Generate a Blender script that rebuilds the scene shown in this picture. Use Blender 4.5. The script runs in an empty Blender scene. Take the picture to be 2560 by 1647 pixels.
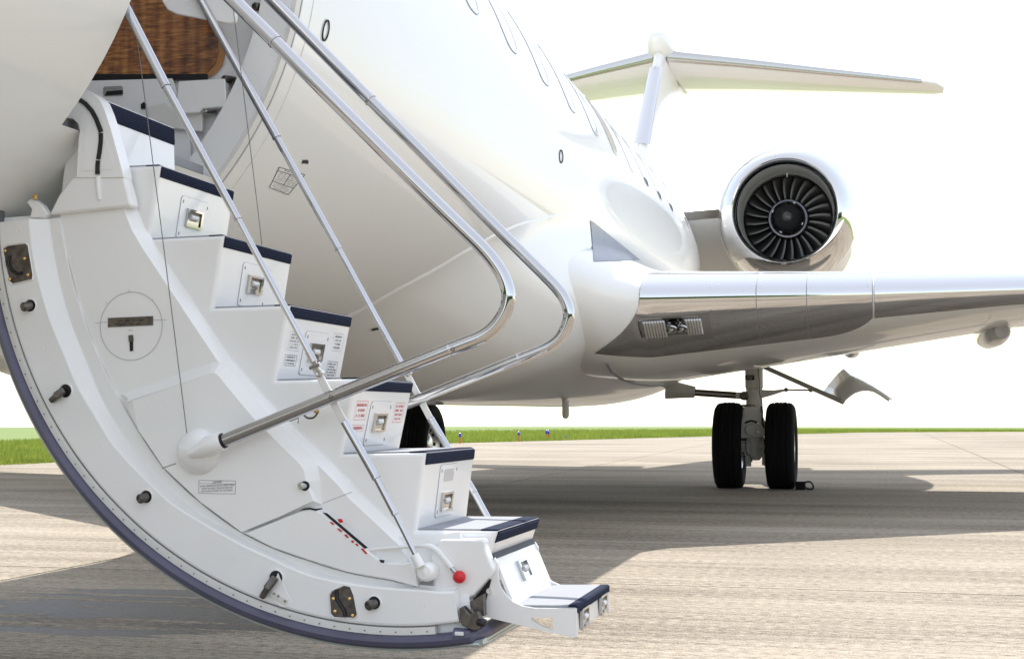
import bpy, math, random
from mathutils import Vector, Matrix
from mathutils.noise import noise as mnoise
random.seed(7)
S = bpy.context.scene
C = S.collection
R_ = math.radians
# ------------------------------------------------------------------ camera
F, CX, CY, HZ, VX, HC = 3600., 1280., 823.5, 1030., 2180., .823
PIT = math.atan((HZ-CY)/F); YAW = math.atan((VX-CX)/F*math.cos(PIT))
cd = bpy.data.cameras.new('camera'); cam = bpy.data.objects.new('camera', cd); C.objects.link(cam)
cd.sensor_width = 36; cd.lens = 36*F/2560; cd.clip_start = .05; cd.clip_end = 6000
cam.location = (0, 0, HC); cam.rotation_euler = (math.pi/2+PIT, 0, YAW)
S.camera = cam
# ------------------------------------------------------------------ sky, sun, exposure
SUN = Vector((-.22, .75, 1)).normalized()          # towards the sun: behind the tail, a little to starboard
w = bpy.data.worlds.new('World'); S.world = w; w.use_nodes = True
nt = w.node_tree; bg = nt.nodes['Background']
sky = nt.nodes.new('ShaderNodeTexSky'); sky.sky_type = 'NISHITA'; sky.sun_disc = False
sky.sun_elevation = math.asin(SUN.z); sky.sun_rotation = math.atan2(SUN.x, SUN.y)
sky.air_density = 1.1; sky.dust_density = .35; sky.ozone_density = 2.5; sky.altitude = 100
fill_white = nt.nodes.new('ShaderNodeMix'); fill_white.data_type = 'RGBA'; fill_white.inputs[0].default_value = .56      # even white mixed over the blue, added to lift fill on shaded sides
fill_white.inputs[7].default_value = (5.2, 5.1, 4.95, 1)
nt.links.new(sky.outputs[0], fill_white.inputs[6]); nt.links.new(fill_white.outputs[2], bg.inputs[0]); bg.inputs[1].default_value = .138
sd = bpy.data.lights.new('sun', 'SUN'); sd.energy = 2.8; sd.angle = R_(.5); sd.color = (1, .95, .87)
so = bpy.data.objects.new('sun', sd); C.objects.link(so); so.rotation_euler = SUN.to_track_quat('Z', 'Y').to_euler()
S.view_settings.view_transform = 'Standard'; S.view_settings.look = 'None'
S.view_settings.exposure = 1.16; S.view_settings.gamma = 1

# ------------------------------------------------------------------ pixel -> point on a known plane
_R = Vector((math.cos(YAW), math.sin(YAW), 0)); _H = Vector((-math.sin(YAW), math.cos(YAW), 0)); _Z = Vector((0, 0, 1))
_F = _H*math.cos(PIT)+_Z*math.sin(PIT); _U = -_H*math.sin(PIT)+_Z*math.cos(PIT); _C = Vector((0, 0, HC))
def W(px, py, y=None, z=None, x=None):
    d = _F+_R*((px-CX)/F)+_U*((CY-py)/F)
    t = y/d.y if y is not None else (z-HC)/d.z if z is not None else x/d.x
    return _C+d*t
def WL(pts, y): return [W(a, b, y=y) for a, b in pts]
def sc(pts, k, ox, oy): return [(ox+a*k, oy+b*k) for a, b in pts]

# ------------------------------------------------------------------ materials
M = {}
def mat(name, col, rough=.5, metal=0., coat=0., spec=.5, bump=None, emit=None, vary=None, trans=0):
    m = bpy.data.materials.new(name); m.use_nodes = True; n = m.node_tree; b = n.nodes['Principled BSDF']
    b.inputs['Base Color'].default_value = (*col, 1); b.inputs['Roughness'].default_value = rough
    b.inputs['Metallic'].default_value = metal; b.inputs['Coat Weight'].default_value = coat
    b.inputs['Coat Roughness'].default_value = .03; b.inputs['Specular IOR Level'].default_value = spec
    if trans: b.inputs['Transmission Weight'].default_value = trans
    if vary or bump:
        g = n.nodes.new('ShaderNodeNewGeometry')
    if vary:
        mp = n.nodes.new('ShaderNodeMapping'); mp.inputs['Scale'].default_value = vary[0]
        n.links.new(g.outputs['Position'], mp.inputs[0])
        t = n.nodes.new('ShaderNodeTexNoise'); t.inputs['Detail'].default_value = 6; t.inputs['Scale'].default_value = 1
        n.links.new(mp.outputs[0], t.inputs[0])
        r = n.nodes.new('ShaderNodeValToRGB'); r.color_ramp.elements[0].position = .3; r.color_ramp.elements[1].position = .7
        r.color_ramp.elements[0].color = (*vary[1], 1); r.color_ramp.elements[1].color = (*col, 1)
        n.links.new(t.outputs[0], r.inputs[0]); n.links.new(r.outputs[0], b.inputs['Base Color'])
    if bump:
        mp = n.nodes.new('ShaderNodeMapping'); mp.inputs['Scale'].default_value = bump[0]
        n.links.new(g.outputs['Position'], mp.inputs[0])
        t = n.nodes.new('ShaderNodeTexNoise'); t.inputs['Scale'].default_value = 1; t.inputs['Detail'].default_value = 5
        n.links.new(mp.outputs[0], t.inputs[0])
        bp = n.nodes.new('ShaderNodeBump'); bp.inputs['Strength'].default_value = bump[1]; bp.inputs['Distance'].default_value = bump[2]
        n.links.new(t.outputs[0], bp.inputs['Height']); n.links.new(bp.outputs[0], b.inputs['Normal'])
    M[name] = m; return m
mat('white_paint', (.84, .838, .825), .3, 0, .5, .5, bump=((1.1, 1.1, 1.1), .06, .02), vary=((.9, .9, .9), (.82, .818, .80)))
mat('stair_white', (.89, .89, .885), .28, 0, .6, .5, bump=((45, 45, 45), .02, .001), vary=((5, 5, 5), (.865, .865, .86)))
mat('plate_white', (.78, .78, .78), .4)
mat('satin_white', (.76, .75, .72), .45, vary=((9, 9, 9), (.69, .68, .65)))
mat('chrome', (.66, .66, .66), .045, 1, bump=((2.5, 2.5, 2.5), .02, .01))
mat('rail_chrome', (.56, .56, .57), .05, 1)
mat('leading_edge_metal', (.64, .64, .65), .06, 1, bump=((3, 3, 3), .05, .01))
mat('steel', (.55, .54, .52), .25, 1)
mat('dark_metal', (.20, .18, .16), .38, .9, vary=((60, 60, 60), (.10, .09, .085)))
mat('gold_screw', (.75, .50, .18), .3, 1)
mat('seal_rubber', (.105, .10, .165), .38, 0, .15, .5, vary=((7, 7, 7), (.08, .08, .125)))
mat('skin_edge', (.50, .56, .55), .3, .4)
mat('black_rubber', (.012, .012, .014), .45)
mat('tyre', (.010, .010, .011), .85, spec=.15, bump=((40, 40, 40), .2, .004))
mat('black', (.006, .006, .008), .5)
mat('text_black', (.02, .02, .025), .6)
mat('text_grey', (.16, .16, .17), .6)
mat('red', (.62, .015, .02), .35)
mat('text_red', (.60, .04, .05), .6)
mat('grey_line', (.45, .46, .49), .5)
mat('shade_grey', (.27, .28, .32), .35, .3, vary=((30, 30, 2), (.21, .22, .26)))  # shade tone for the wing-root patch, streaked upright
mat('fold_grey', (.30, .30, .31), .5)
mat('window_shade', (.46, .50, .57), .10, 0, 1.0)
mat('glass_clear', (.9, .92, .93), .03, 0, 0, .5, trans=1.)
mat('fan_metal', (.10, .097, .093), .32, .8)
mat('fan_hub', (.17, .17, .19), .35, .9)
mat('spinner', (.012, .012, .014), .25, 0, .4)
mat('nacelle_inner', (.26, .26, .24), .6, 0)
mat('pod_grey', (.45, .44, .42), .4)
mat('tan_trim', (.42, .19, .06), .35, 0, .6)
mat('grey_wool', (.36, .37, .40), .9, bump=((900, 900, 900), .5, .001), vary=((300, 300, 300), (.26, .27, .30)))
mat('treeline', (.035, .055, .02), .9, vary=((.3, .3, .3), (.02, .03, .012)))
mat('light_blue', (.03, .03, .45), .2, 0, .5)
mat('stake_orange', (.55, .16, .04), .6)
def thin_glass():
    m = M['glass_clear']; n = m.node_tree.nodes; l = m.node_tree.links
    t = n.new('ShaderNodeBsdfTransparent'); t.inputs[0].default_value = (.94, .96, .96, 1); g = n.new('ShaderNodeBsdfGlossy'); g.inputs['Roughness'].default_value = .03
    f = n.new('ShaderNodeFresnel'); x = n.new('ShaderNodeMixShader'); l.new(f.outputs[0], x.inputs[0]); l.new(t.outputs[0], x.inputs[1]); l.new(g.outputs[0], x.inputs[2]); l.new(x.outputs[0], n['Material Output'].inputs[0])
thin_glass()
def nodes_of(m): return m.node_tree.nodes, m.node_tree.links, m.node_tree.nodes['Principled BSDF']
def navy():
    m = mat('navy_carpet', (.022, .032, .075), .95, spec=.15); n, l, b = nodes_of(m)
    g = n.new('ShaderNodeNewGeometry'); mp = n.new('ShaderNodeMapping'); mp.inputs['Scale'].default_value = (1, 0, 1); l.new(g.outputs['Position'], mp.inputs[0])
    wv = n.new('ShaderNodeTexWave'); wv.bands_direction = 'Z'; wv.inputs['Scale'].default_value = 45; wv.inputs['Distortion'].default_value = .6; l.new(mp.outputs[0], wv.inputs[0])
    bp = n.new('ShaderNodeBump'); bp.inputs['Strength'].default_value = .9; bp.inputs['Distance'].default_value = .003; l.new(wv.outputs[1], bp.inputs['Height']); l.new(bp.outputs[0], b.inputs['Normal'])
    t = n.new('ShaderNodeTexNoise'); t.inputs['Scale'].default_value = 350; l.new(g.outputs['Position'], t.inputs[0])
    r = n.new('ShaderNodeValToRGB'); r.color_ramp.elements[0].color = (.007, .011, .028, 1); r.color_ramp.elements[1].color = (.034, .044, .082, 1); l.new(t.outputs[0], r.inputs[0]); l.new(r.outputs[0], b.inputs['Base Color'])
navy()
def wood():
    m = mat('figured_wood', (.2, .07, .02), .25, 0, .9); n, l, b = nodes_of(m)
    g = n.new('ShaderNodeNewGeometry')
    mp = n.new('ShaderNodeMapping'); mp.inputs['Scale'].default_value = (16, 1, 130); l.new(g.outputs['Position'], mp.inputs[0])
    t = n.new('ShaderNodeTexNoise'); t.inputs['Scale'].default_value = 1; t.inputs['Detail'].default_value = 5; t.inputs['Distortion'].default_value = .8; l.new(mp.outputs[0], t.inputs[0])
    mp2 = n.new('ShaderNodeMapping'); mp2.inputs['Scale'].default_value = (22, 1, 2); l.new(g.outputs['Position'], mp2.inputs[0])
    t2 = n.new('ShaderNodeTexNoise'); t2.inputs['Scale'].default_value = 1; l.new(mp2.outputs[0], t2.inputs[0])
    mx = n.new('ShaderNodeMath'); mx.operation = 'ADD'; l.new(t.outputs[0], mx.inputs[0]); l.new(t2.outputs[0], mx.inputs[1])
    r = n.new('ShaderNodeValToRGB'); e = r.color_ramp.elements; e[0].position = .0; e[0].color = (.022, .007, .003, 1); e[1].position = 1.; e[1].color = (.52, .22, .06, 1)
    k = e.new(.5); k.color = (.24, .085, .02, 1)
    mr = n.new('ShaderNodeMapRange'); mr.inputs[1].default_value = .68; mr.inputs[2].default_value = 1.24; l.new(mx.outputs[0], mr.inputs[0]); l.new(mr.outputs[0], r.inputs[0]); l.new(r.outputs[0], b.inputs['Base Color'])
wood()
def concrete():
    m = mat('concrete', (.2, .19, .17), .85, spec=.25); n, l, b = nodes_of(m)
    g = n.new('ShaderNodeNewGeometry')
    def nz(scale, det, dist=0):
        mp = n.new('ShaderNodeMapping'); mp.inputs['Scale'].default_value = scale; l.new(g.outputs['Position'], mp.inputs[0])
        t = n.new('ShaderNodeTexNoise'); t.inputs['Scale'].default_value = 1; t.inputs['Detail'].default_value = det; t.inputs['Distortion'].default_value = dist; l.new(mp.outputs[0], t.inputs[0]); return t.outputs[0]
    fine = nz((24, 72, 24), 6); broad = nz((.22, 1.5, 1), 5, .4); blot = nz((.35, .35, 1), 4); grit = nz((130, 130, 130), 3); long_ = nz((.35, 22, 1), 6)
    def madd(a, f, c):
        k = n.new('ShaderNodeMath'); k.operation = 'MULTIPLY_ADD'; l.new(a, k.inputs[0]); k.inputs[1].default_value = f
        if isinstance(c, float): k.inputs[2].default_value = c
        else: l.new(c, k.inputs[2])
        return k.outputs[0]
    v = madd(fine, 1.9, madd(long_, .95, madd(broad, 1.0, madd(blot, .5, madd(grit, 1.7, -2.525)))))
    r = n.new('ShaderNodeValToRGB'); e = r.color_ramp.elements; e[0].position = .12; e[0].color = (.13, .106, .081, 1); e[1].position = .88; e[1].color = (.45, .393, .315, 1)
    k = e.new(.5); k.color = (.30, .258, .204, 1); l.new(v, r.inputs[0])
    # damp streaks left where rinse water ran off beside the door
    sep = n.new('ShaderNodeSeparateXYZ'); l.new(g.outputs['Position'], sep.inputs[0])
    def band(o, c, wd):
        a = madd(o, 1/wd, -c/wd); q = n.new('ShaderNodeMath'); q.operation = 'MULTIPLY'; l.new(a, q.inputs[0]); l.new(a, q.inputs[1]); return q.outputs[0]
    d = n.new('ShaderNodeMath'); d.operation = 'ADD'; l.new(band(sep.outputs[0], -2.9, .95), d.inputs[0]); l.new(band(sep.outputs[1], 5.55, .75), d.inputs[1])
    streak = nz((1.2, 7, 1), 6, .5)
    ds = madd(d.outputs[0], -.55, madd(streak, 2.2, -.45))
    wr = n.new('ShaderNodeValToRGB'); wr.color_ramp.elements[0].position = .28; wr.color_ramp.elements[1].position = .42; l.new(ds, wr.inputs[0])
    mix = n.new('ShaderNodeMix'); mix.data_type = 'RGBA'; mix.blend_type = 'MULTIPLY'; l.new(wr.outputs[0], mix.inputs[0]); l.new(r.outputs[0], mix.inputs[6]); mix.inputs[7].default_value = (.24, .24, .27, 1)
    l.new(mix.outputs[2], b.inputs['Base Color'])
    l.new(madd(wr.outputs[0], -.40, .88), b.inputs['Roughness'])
    bp = n.new('ShaderNodeBump'); bp.inputs['Strength'].default_value = .8; bp.inputs['Distance'].default_value = .008
    l.new(madd(grit, .6, fine), bp.inputs['Height']); l.new(bp.outputs[0], b.inputs['Normal'])
concrete()
mat('joint_dark', (.07, .065, .06), .9)
mat('grass', (.20, .255, .095), .9, spec=.1, vary=((.06, .06, .06), (.155, .215, .07)))
gm = mat('grass_blade', (.28, .32, .06), .7, spec=.1, vary=((.9, .9, .9), (.16, .23, .04)))
_n, _l, _b = gm.node_tree.nodes, gm.node_tree.links, gm.node_tree.nodes['Principled BSDF']
_t = _n.new('ShaderNodeBsdfTranslucent'); _m = _n.new('ShaderNodeMixShader'); _m.inputs[0].default_value = .5
_l.new(_b.inputs['Base Color'].links[0].from_socket, _t.inputs[0]); _l.new(_b.outputs[0], _m.inputs[1]); _l.new(_t.outputs[0], _m.inputs[2]); _l.new(_m.outputs[0], _n['Material Output'].inputs[0])

# ------------------------------------------------------------------ mesh helpers
def mesh(name, verts, faces, m, parent=None, smooth=None, bev=0, seg=3, kind=None, solid=0):
    me = bpy.data.meshes.new(name); me.from_pydata([tuple(v) for v in verts], [], faces); me.update()
    if smooth is not None:
        me.polygons.foreach_set('use_smooth', [True]*len(me.polygons)); me.set_sharp_from_angle(angle=R_(smooth))
    me.materials.append(M[m])
    o = bpy.data.objects.new(name, me); C.objects.link(o)
    if parent is not None: setp(o, parent)
    if solid:
        s = o.modifiers.new('solid', 'SOLIDIFY'); s.thickness = solid; s.offset = 0
    if bev:
        b = o.modifiers.new('bevel', 'BEVEL'); b.width = bev; b.segments = seg; b.limit_method = 'ANGLE'; b.angle_limit = R_(40)
        me.polygons.foreach_set('use_smooth', [True]*len(me.polygons)); me.set_sharp_from_angle(angle=R_(40)); b.harden_normals = True
    if kind: o['kind'] = kind
    return o
def setp(o, p):
    o.parent = p
    off = p.location.copy()          # every location is a world position
    o.matrix_parent_inverse = Matrix.Translation(-off)
def empty(name, loc, parent=None, label=None, cat=None, group=None):
    o = bpy.data.objects.new(name, None); C.objects.link(o); o.location = loc; o.empty_display_size = .2
    if parent is not None: setp(o, parent)
    if label: o['label'] = label
    if cat: o['category'] = cat
    if group: o['group'] = group
    return o
def prism(name, poly, d, m, parent=None, **k):
    """poly: planar loop of points, d: extrusion vector"""
    n = len(poly); d = Vector(d); v = [Vector(p) for p in poly]+[Vector(p)+d for p in poly]
    nr = Vector((0, 0, 0))
    for i in range(n): nr += v[i].cross(v[(i+1) % n])
    f = [list(range(n)), list(range(2*n-1, n-1, -1))]+[[i, i+n, (i+1) % n+n, (i+1) % n] for i in range(n)]
    if nr.dot(d) > 0: f = [list(reversed(q)) for q in f]
    return mesh(name, v, f, m, parent, **k)
def cprism(name, poly, depth, c, m, parent, seg=4, dc=None, wts=None):
    """plate facing -y with a rounded front edge: front loop inset by c"""
    dc = dc or c
    wts = wts or [1]*len(poly)
    P = [(p.x, p.z, k) for p, k in zip(poly, wts)]; y0 = poly[0].y
    Q = []
    for p in P:
        if not Q or math.hypot(p[0]-Q[-1][0], p[1]-Q[-1][1]) > .002: Q.append(p)
    if math.hypot(Q[0][0]-Q[-1][0], Q[0][1]-Q[-1][1]) < .002: Q.pop()
    P = Q; n = len(P)
    ar = sum(P[i][0]*P[(i+1) % n][1]-P[(i+1) % n][0]*P[i][1] for i in range(n))
    if ar < 0: P = P[::-1]
    def inset(d):
        out = []
        for i in range(n):
            a, b, e = Vector(P[i-1][:2]), Vector(P[i][:2]), Vector(P[(i+1) % n][:2]); t1 = (b-a).normalized(); t2 = (e-b).normalized()
            n1, n2 = Vector((-t1.y, t1.x)), Vector((-t2.y, t2.x)); k = n1+n2; L = max(.35, 1+n1.dot(n2)); q = b+k*(d*P[i][2]/L); out.append(q)
        return out
    loops = [(0., depth)]
    for i in range(seg+1):
        a = math.pi/2*i/seg; loops.append((c*(1-math.cos(a)), dc*(1-math.sin(a))))
    v = []; f = []
    for d, dy in loops: v += [(q.x, y0+dy, q.y) for q in inset(d)]
    for k in range(len(loops)-1):
        for i in range(n): f.append([k*n+i, k*n+(i+1) % n, (k+1)*n+(i+1) % n, (k+1)*n+i])
    f.append(list(range((len(loops)-1)*n, len(loops)*n))); f.append(list(range(n-1, -1, -1)))
    return mesh(name, v, f, m, parent)
def frame_of(ax):
    ax = Vector(ax).normalized(); t = Vector((0, 0, 1)) if abs(ax.z) < .9 else Vector((1, 0, 0))
    u = ax.cross(t).normalized(); return ax, u, ax.cross(u).normalized()
def tube_vf(pts, r, n=20, caps=True):
    pts = [Vector(p) for p in pts]; rs = r if isinstance(r, (list, tuple)) else [r]*len(pts); v = []; f = []
    u0 = None
    for i, p in enumerate(pts):
        t = (pts[min(i+1, len(pts)-1)]-pts[max(i-1, 0)]).normalized()
        if u0 is None: _, u0, _ = frame_of(t)
        u = (u0-t*u0.dot(t)).normalized(); u0 = u; q = t.cross(u)
        for k in range(n):
            a = 2*math.pi*k/n; v.append(p+(u*math.cos(a)+q*math.sin(a))*rs[i])
    for i in range(len(pts)-1):
        for k in range(n):
            f.append([i*n+k, i*n+(k+1) % n, (i+1)*n+(k+1) % n, (i+1)*n+k])
    if caps: f += [list(range(n-1, -1, -1)), list(range((len(pts)-1)*n, len(pts)*n))]
    return v, f
def tube(name, pts, r, m, parent=None, n=20, **k):
    v, f = tube_vf(pts, r, n); return mesh(name, v, f, m, parent, smooth=k.pop('smooth', 40), **k)
def lathe(name, org, ax, prof, m, parent=None, n=48, smooth=35, **k):
    """prof: (distance along axis, radius)"""
    ax, u, q = frame_of(ax); org = Vector(org); v = []; f = []
    for d, r in prof:
        for j in range(n):
            a = 2*math.pi*j/n; v.append(org+ax*d+(u*math.cos(a)+q*math.sin(a))*max(r, 1e-4))
    for i in range(len(prof)-1):
        for j in range(n): f.append([i*n+j, (i+1)*n+j, (i+1)*n+(j+1) % n, i*n+(j+1) % n])
    return mesh(name, v, f, m, parent, smooth=smooth, **k)
def loft(name, rings, m, parent=None, closed=True, caps=False, smooth=35, **k):
    n = len(rings[0]); v = [p for r in rings for p in r]; f = []
    for i in range(len(rings)-1):
        for j in range(n if closed else n-1):
            f.append([i*n+j, i*n+(j+1) % n, (i+1)*n+(j+1) % n, (i+1)*n+j])
    if caps: f += [list(range(n-1, -1, -1)), list(range((len(rings)-1)*n, len(rings)*n))]
    return mesh(name, v, f, m, parent, smooth=smooth, **k)
def box_vf(c, e1, e2, e3):
    c = Vector(c); v = [c+e1*a+e2*b+e3*d for d in (-1, 1) for b in (-1, 1) for a in (-1, 1)]
    return v, [[0, 2, 3, 1], [4, 5, 7, 6], [0, 1, 5, 4], [2, 6, 7, 3], [0, 4, 6, 2], [1, 3, 7, 5]]
def join_vf(parts):
    v = []; f = []
    for a, b in parts:
        o = len(v); v += a; f += [[i+o for i in q] for q in b]
    return v, f
def bar(name, a, b, wd, th, side, m, parent, **k):
    a, b = Vector(a), Vector(b); t = (b-a); L = t.length; t.normalize(); s = Vector(side); s = (s-t*s.dot(t)).normalized(); q = t.cross(s)
    v, f = box_vf((a+b)/2, t*L/2, s*th/2, q*wd/2); return mesh(name, v, f, m, parent, **k)
def rrect(w_, h_, r, n=4):
    out = []
    for cx, cy, a0 in ((w_/2-r, h_/2-r, 0), (-w_/2+r, h_/2-r, 90), (-w_/2+r, -h_/2+r, 180), (w_/2-r, -h_/2+r, 270)):
        for i in range(n+1):
            a = R_(a0+90*i/n); out.append((cx+r*math.cos(a), cy+r*math.sin(a)))
    return out
def plate(name, o, e1, e2, nrm, pts, th, m, parent, **k):
    """flat plate: 2-D points in frame (e1,e2) at o, rising th along nrm"""
    o = Vector(o); return prism(name, [o+e1*a+e2*b for a, b in pts], nrm*th, m, parent, **k)
def quads(name, o, e1, e2, rects, m, parent, nrm, lift):
    """several flat rectangles (x0,y0,x1,y1) as one printed mark"""
    v = []; f = []
    for x0, y0, x1, y1 in rects:
        b = len(v); v += [o+e1*a+e2*c+nrm*lift for a, c in ((x0, y0), (x1, y0), (x1, y1), (x0, y1))]; f.append([b, b+1, b+2, b+3])
    return mesh(name, v, f, m, parent)
def outline(x0, y0, x1, y1, t): return [(x0, y0, x1, y0+t), (x0, y1-t, x1, y1), (x0, y0+t, x0+t, y1-t), (x1-t, y0+t, x1, y1-t)]
def textrows(x0, x1, y0, y1, rows, rng, fill=.62, centre=True):
    """illegibly small print: rows of letter-sized strokes"""
    out = []; h = (y1-y0)/rows
    for i in range(rows):
        L = (x1-x0)*rng.uniform(.6, 1); xs = (x0+x1-L)/2 if centre else x0; xe = xs+L; yb = y1-h*(i+.8); t = h*fill
        while xs < xe:
            cw = h*rng.uniform(.28, .5)
            if rng.random() > .16:
                k = rng.random()
                out.append((xs, yb, xs+cw*.32, yb+t))
                if k > .3: out.append((xs+cw*.6, yb, xs+cw*.85, yb+t))
                out.append((xs+cw*.32, yb+t*(.8 if k > .5 else .4), xs+cw*.6, yb+t*(1 if k > .5 else .6)))
            xs += cw*1.15
    return out
def text(name, body, o, e1, e2, nrm, width, m, parent, lift=.0006, hh=None):
    cu = bpy.data.curves.new('t', 'FONT'); cu.body = body; cu.size = 1; cu.align_x = 'CENTER'; cu.align_y = 'CENTER'
    to = bpy.data.objects.new('t', cu); C.objects.link(to); dg = bpy.context.evaluated_depsgraph_get()
    me = bpy.data.meshes.new_from_object(to.evaluated_get(dg)); bpy.data.objects.remove(to)
    wx = max(p.co.x for p in me.vertices)-min(p.co.x for p in me.vertices); k = width/wx; ky = hh/.72 if hh else k
    v = [o+e1*p.co.x*k+e2*p.co.y*ky+nrm*lift for p in me.vertices]; f = [list(p.vertices) for p in me.polygons]
    return mesh(name, v, f, m, parent)
def smooth_pts(pts, n_=8):
    out = []; P = [Vector(p) for p in pts]
    for i in range(len(P)-1):
        p0, p1, p2, p3 = P[max(i-1, 0)], P[i], P[i+1], P[min(i+2, len(P)-1)]
        for k in range(n_):
            t = k/n_; out.append(.5*((2*p1)+(p2-p0)*t+(2*p0-5*p1+4*p2-p3)*t*t+(3*p1-p0-3*p2+p3)*t**3))
    out.append(P[-1]); return out
EX, EY, EZ = Vector((1, 0, 0)), Vector((0, 1, 0)), Vector((0, 0, 1))

# ================================================================== GROUND
def gz(x, y):
    r = math.hypot(x, y); return -.035-.0098*max(0., r-60)
gv = []; gf = []; NA = 96
rad = [0, 8, 16, 24, 32, 40, 50, 60, 70, 85, 100, 130, 170, 230, 320, 450, 700, 1100, 1800, 3000]
gv.append((0, 0, -.035))
for r in rad[1:]:
    for k in range(NA):
        a = 2*math.pi*k/NA; x, y = r*math.cos(a), r*math.sin(a); gv.append((x, y, gz(x, y)))
for k in range(NA): gf.append([0, 1+k, 1+(k+1) % NA])
for i in range(len(rad)-2):
    for k in range(NA): gf.append([1+i*NA+k, 1+(i+1)*NA+k, 1+(i+1)*NA+(k+1) % NA, 1+i*NA+(k+1) % NA])
field = mesh('grass_field', gv, gf, 'grass', smooth=60, kind='structure')
# apron: convex region right of two edge lines
EDGE = [((-24.7, -60), (-10.9, 36.6)), ((-10.9, 36.6), (11.5, 89.2))]
def clip(poly):
    for (ax, ay), (bx, by) in EDGE:
        out = []
        def s(p): return (bx-ax)*(p[1]-ay)-(by-ay)*(p[0]-ax)
        for i in range(len(poly)):
            p, q = poly[i], poly[(i+1) % len(poly)]; sp, sq = s(p), s(q)
            if sp <= 0: out.append(p)
            if sp*sq < 0:
                t = sp/(sp-sq); out.append((p[0]+t*(q[0]-p[0]), p[1]+t*(q[1]-p[1])))
        poly = out
        if len(poly) < 3: return []
    return poly
base = clip([(-60, -60), (70, -60), (70, 150), (-60, 150)])
base = [(x, y) for x, y in base]
apron = prism('apron', [(x, y, -.2-.0098*max(0, math.hypot(x, y)-60)) for x, y in base], (0, 0, .192), 'joint_dark', kind='structure')
SL = 6.1
for i in range(-4, 6):
    for j in range(-2, 15):
        x0, y0 = 1.95+SL*i, 6.9+SL*j; g = .009
        p = clip([(x0+g, y0+g), (x0+SL-g, y0+g), (x0+SL-g, y0+SL-g), (x0+g, y0+SL-g)])
        if len(p) < 3: continue
        prism('concrete_slab', [(x, y, -.007-.0098*max(0, math.hypot(x, y)-60)) for x, y in p], (0, 0, .007), 'concrete', apron)
outer = []
# the rest of the apron, out of the picture
for (xa, xb, ya, yb) in ((-60, 1.95-4*SL, -60, 150), (1.95+6*SL, 70, -60, 150), (1.95-4*SL, 1.95+6*SL, -60, 6.9-2*SL), (1.95-4*SL, 1.95+6*SL, 6.9+15*SL, 150)):
    p = clip([(xa, ya), (xb, ya), (xb, yb), (xa, yb)])
    if len(p) > 2: prism('concrete_slab', [(x, y, -.007-.0098*max(0, math.hypot(x, y)-60)) for x, y in p], (0, 0, .007), 'concrete', apron)

# grass blades near the apron edge
rg = random.Random(3); bv = []; bf = []
def blades(n, a, b, depth, h0, h1):
    ax, ay = a; bx, by = b; L = math.hypot(bx-ax, by-ay); nx, ny = -(by-ay)/L, (bx-ax)/L
    for _ in range(n):
        t = rg.random(); d = -.12+depth*rg.random()**1.6; x = ax+(bx-ax)*t+nx*d; y = ay+(by-ay)*t+ny*d
        z = gz(x, y); h = rg.uniform(h0, h1)*(1 if d > .15 else .55); an = rg.random()*6.28; wd = rg.uniform(.012, .028); lx, ly = rg.uniform(-.4, .4)*h, rg.uniform(-.4, .4)*h
        k = len(bv); dx, dy = math.cos(an)*wd, math.sin(an)*wd
        bv.extend([(x-dx, y-dy, z), (x+dx, y+dy, z), (x+lx, y+ly, z+h)]); bf.append([k, k+1, k+2])
blades(42000, (-14.6, 11), (-11.9, 29), 9, .06, .16)
blades(30000, (-11.9, 29), (-10.9, 36.6), 12, .08, .17)
blades(45000, (-10.9, 36.6), (11.5, 89.2), 14, .09, .2)
mesh('grass', bv, bf, 'grass_blade', kind='stuff')
bpy.data.objects['grass']['label'] = 'bright green mown grass blades along the apron edge'
bpy.data.objects['grass']['category'] = 'grass'

# far wood behind the camera (seen only mirrored in paint and metal)
parts = []
for i in range(230):
    a = R_(rg.uniform(185, 355)); r = rg.uniform(115, 150); x, y = r*math.cos(a), r*math.sin(a); h = rg.uniform(8, 14); z0 = gz(x, y); vv = []; ff = []
    nl, ns = 6, 9
    for u in range(nl+1):
        for q in range(ns):
            ph = math.pi*u/nl; th = 2*math.pi*q/ns; rr = h*.55*(1+.35*mnoise(Vector((i*3.1+math.cos(th)*1.7, math.sin(th)*1.7, u*.9))))
            vv.append(Vector((x+rr*1.2*math.sin(ph)*math.cos(th), y+rr*1.2*math.sin(ph)*math.sin(th), z0+h*.5+h*.55*math.cos(ph))))
    for u in range(nl):
        for q in range(ns): ff.append([u*ns+q, (u+1)*ns+q, (u+1)*ns+(q+1) % ns, u*ns+(q+1) % ns])
    parts.append((vv, ff))
v, f = join_vf(parts); o = mesh('distant_wood', v, f, 'treeline', kind='stuff'); o['label'] = 'dark line of far trees across the airfield'; o['category'] = 'wood'

# ================================================================== AIRCRAFT
XC, ZC, RF = -3.28, 2.52, 1.36
jet = empty('business_jet', (XC, 12, 0), None, 'glossy white twin-engine business jet parked on the concrete apron with its stair door lowered', 'aircraft')
ST = [(-1.2, .02, 2.05), (-1.0, .22, 2.07), (-.6, .45, 2.12), (0, .70, 2.2), (.8, .95, 2.32), (1.6, 1.13, 2.42), (2.4, 1.26, 2.48), (3.1, 1.335, 2.51), (3.65, RF, ZC), (4.15, RF, ZC), (4.63, RF, ZC)]
ST += [(y, RF, ZC) for y in (5.5, 6.5, 7.5, 8.5, 9.5, 10.5, 11.5, 12.5, 13.5, 14.5, 15.2)]
ST += [(16, 1.345, 2.53), (17, 1.29, 2.575), (18, 1.20, 2.65), (19, 1.10, 2.73), (20, 1.0, 2.82), (21, .89, 2.91), (22.2, .76, 3.02), (23.5, .62, 3.14), (25, .44, 3.27), (26.5, .26, 3.38), (27.6, .06, 3.45)]
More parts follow.
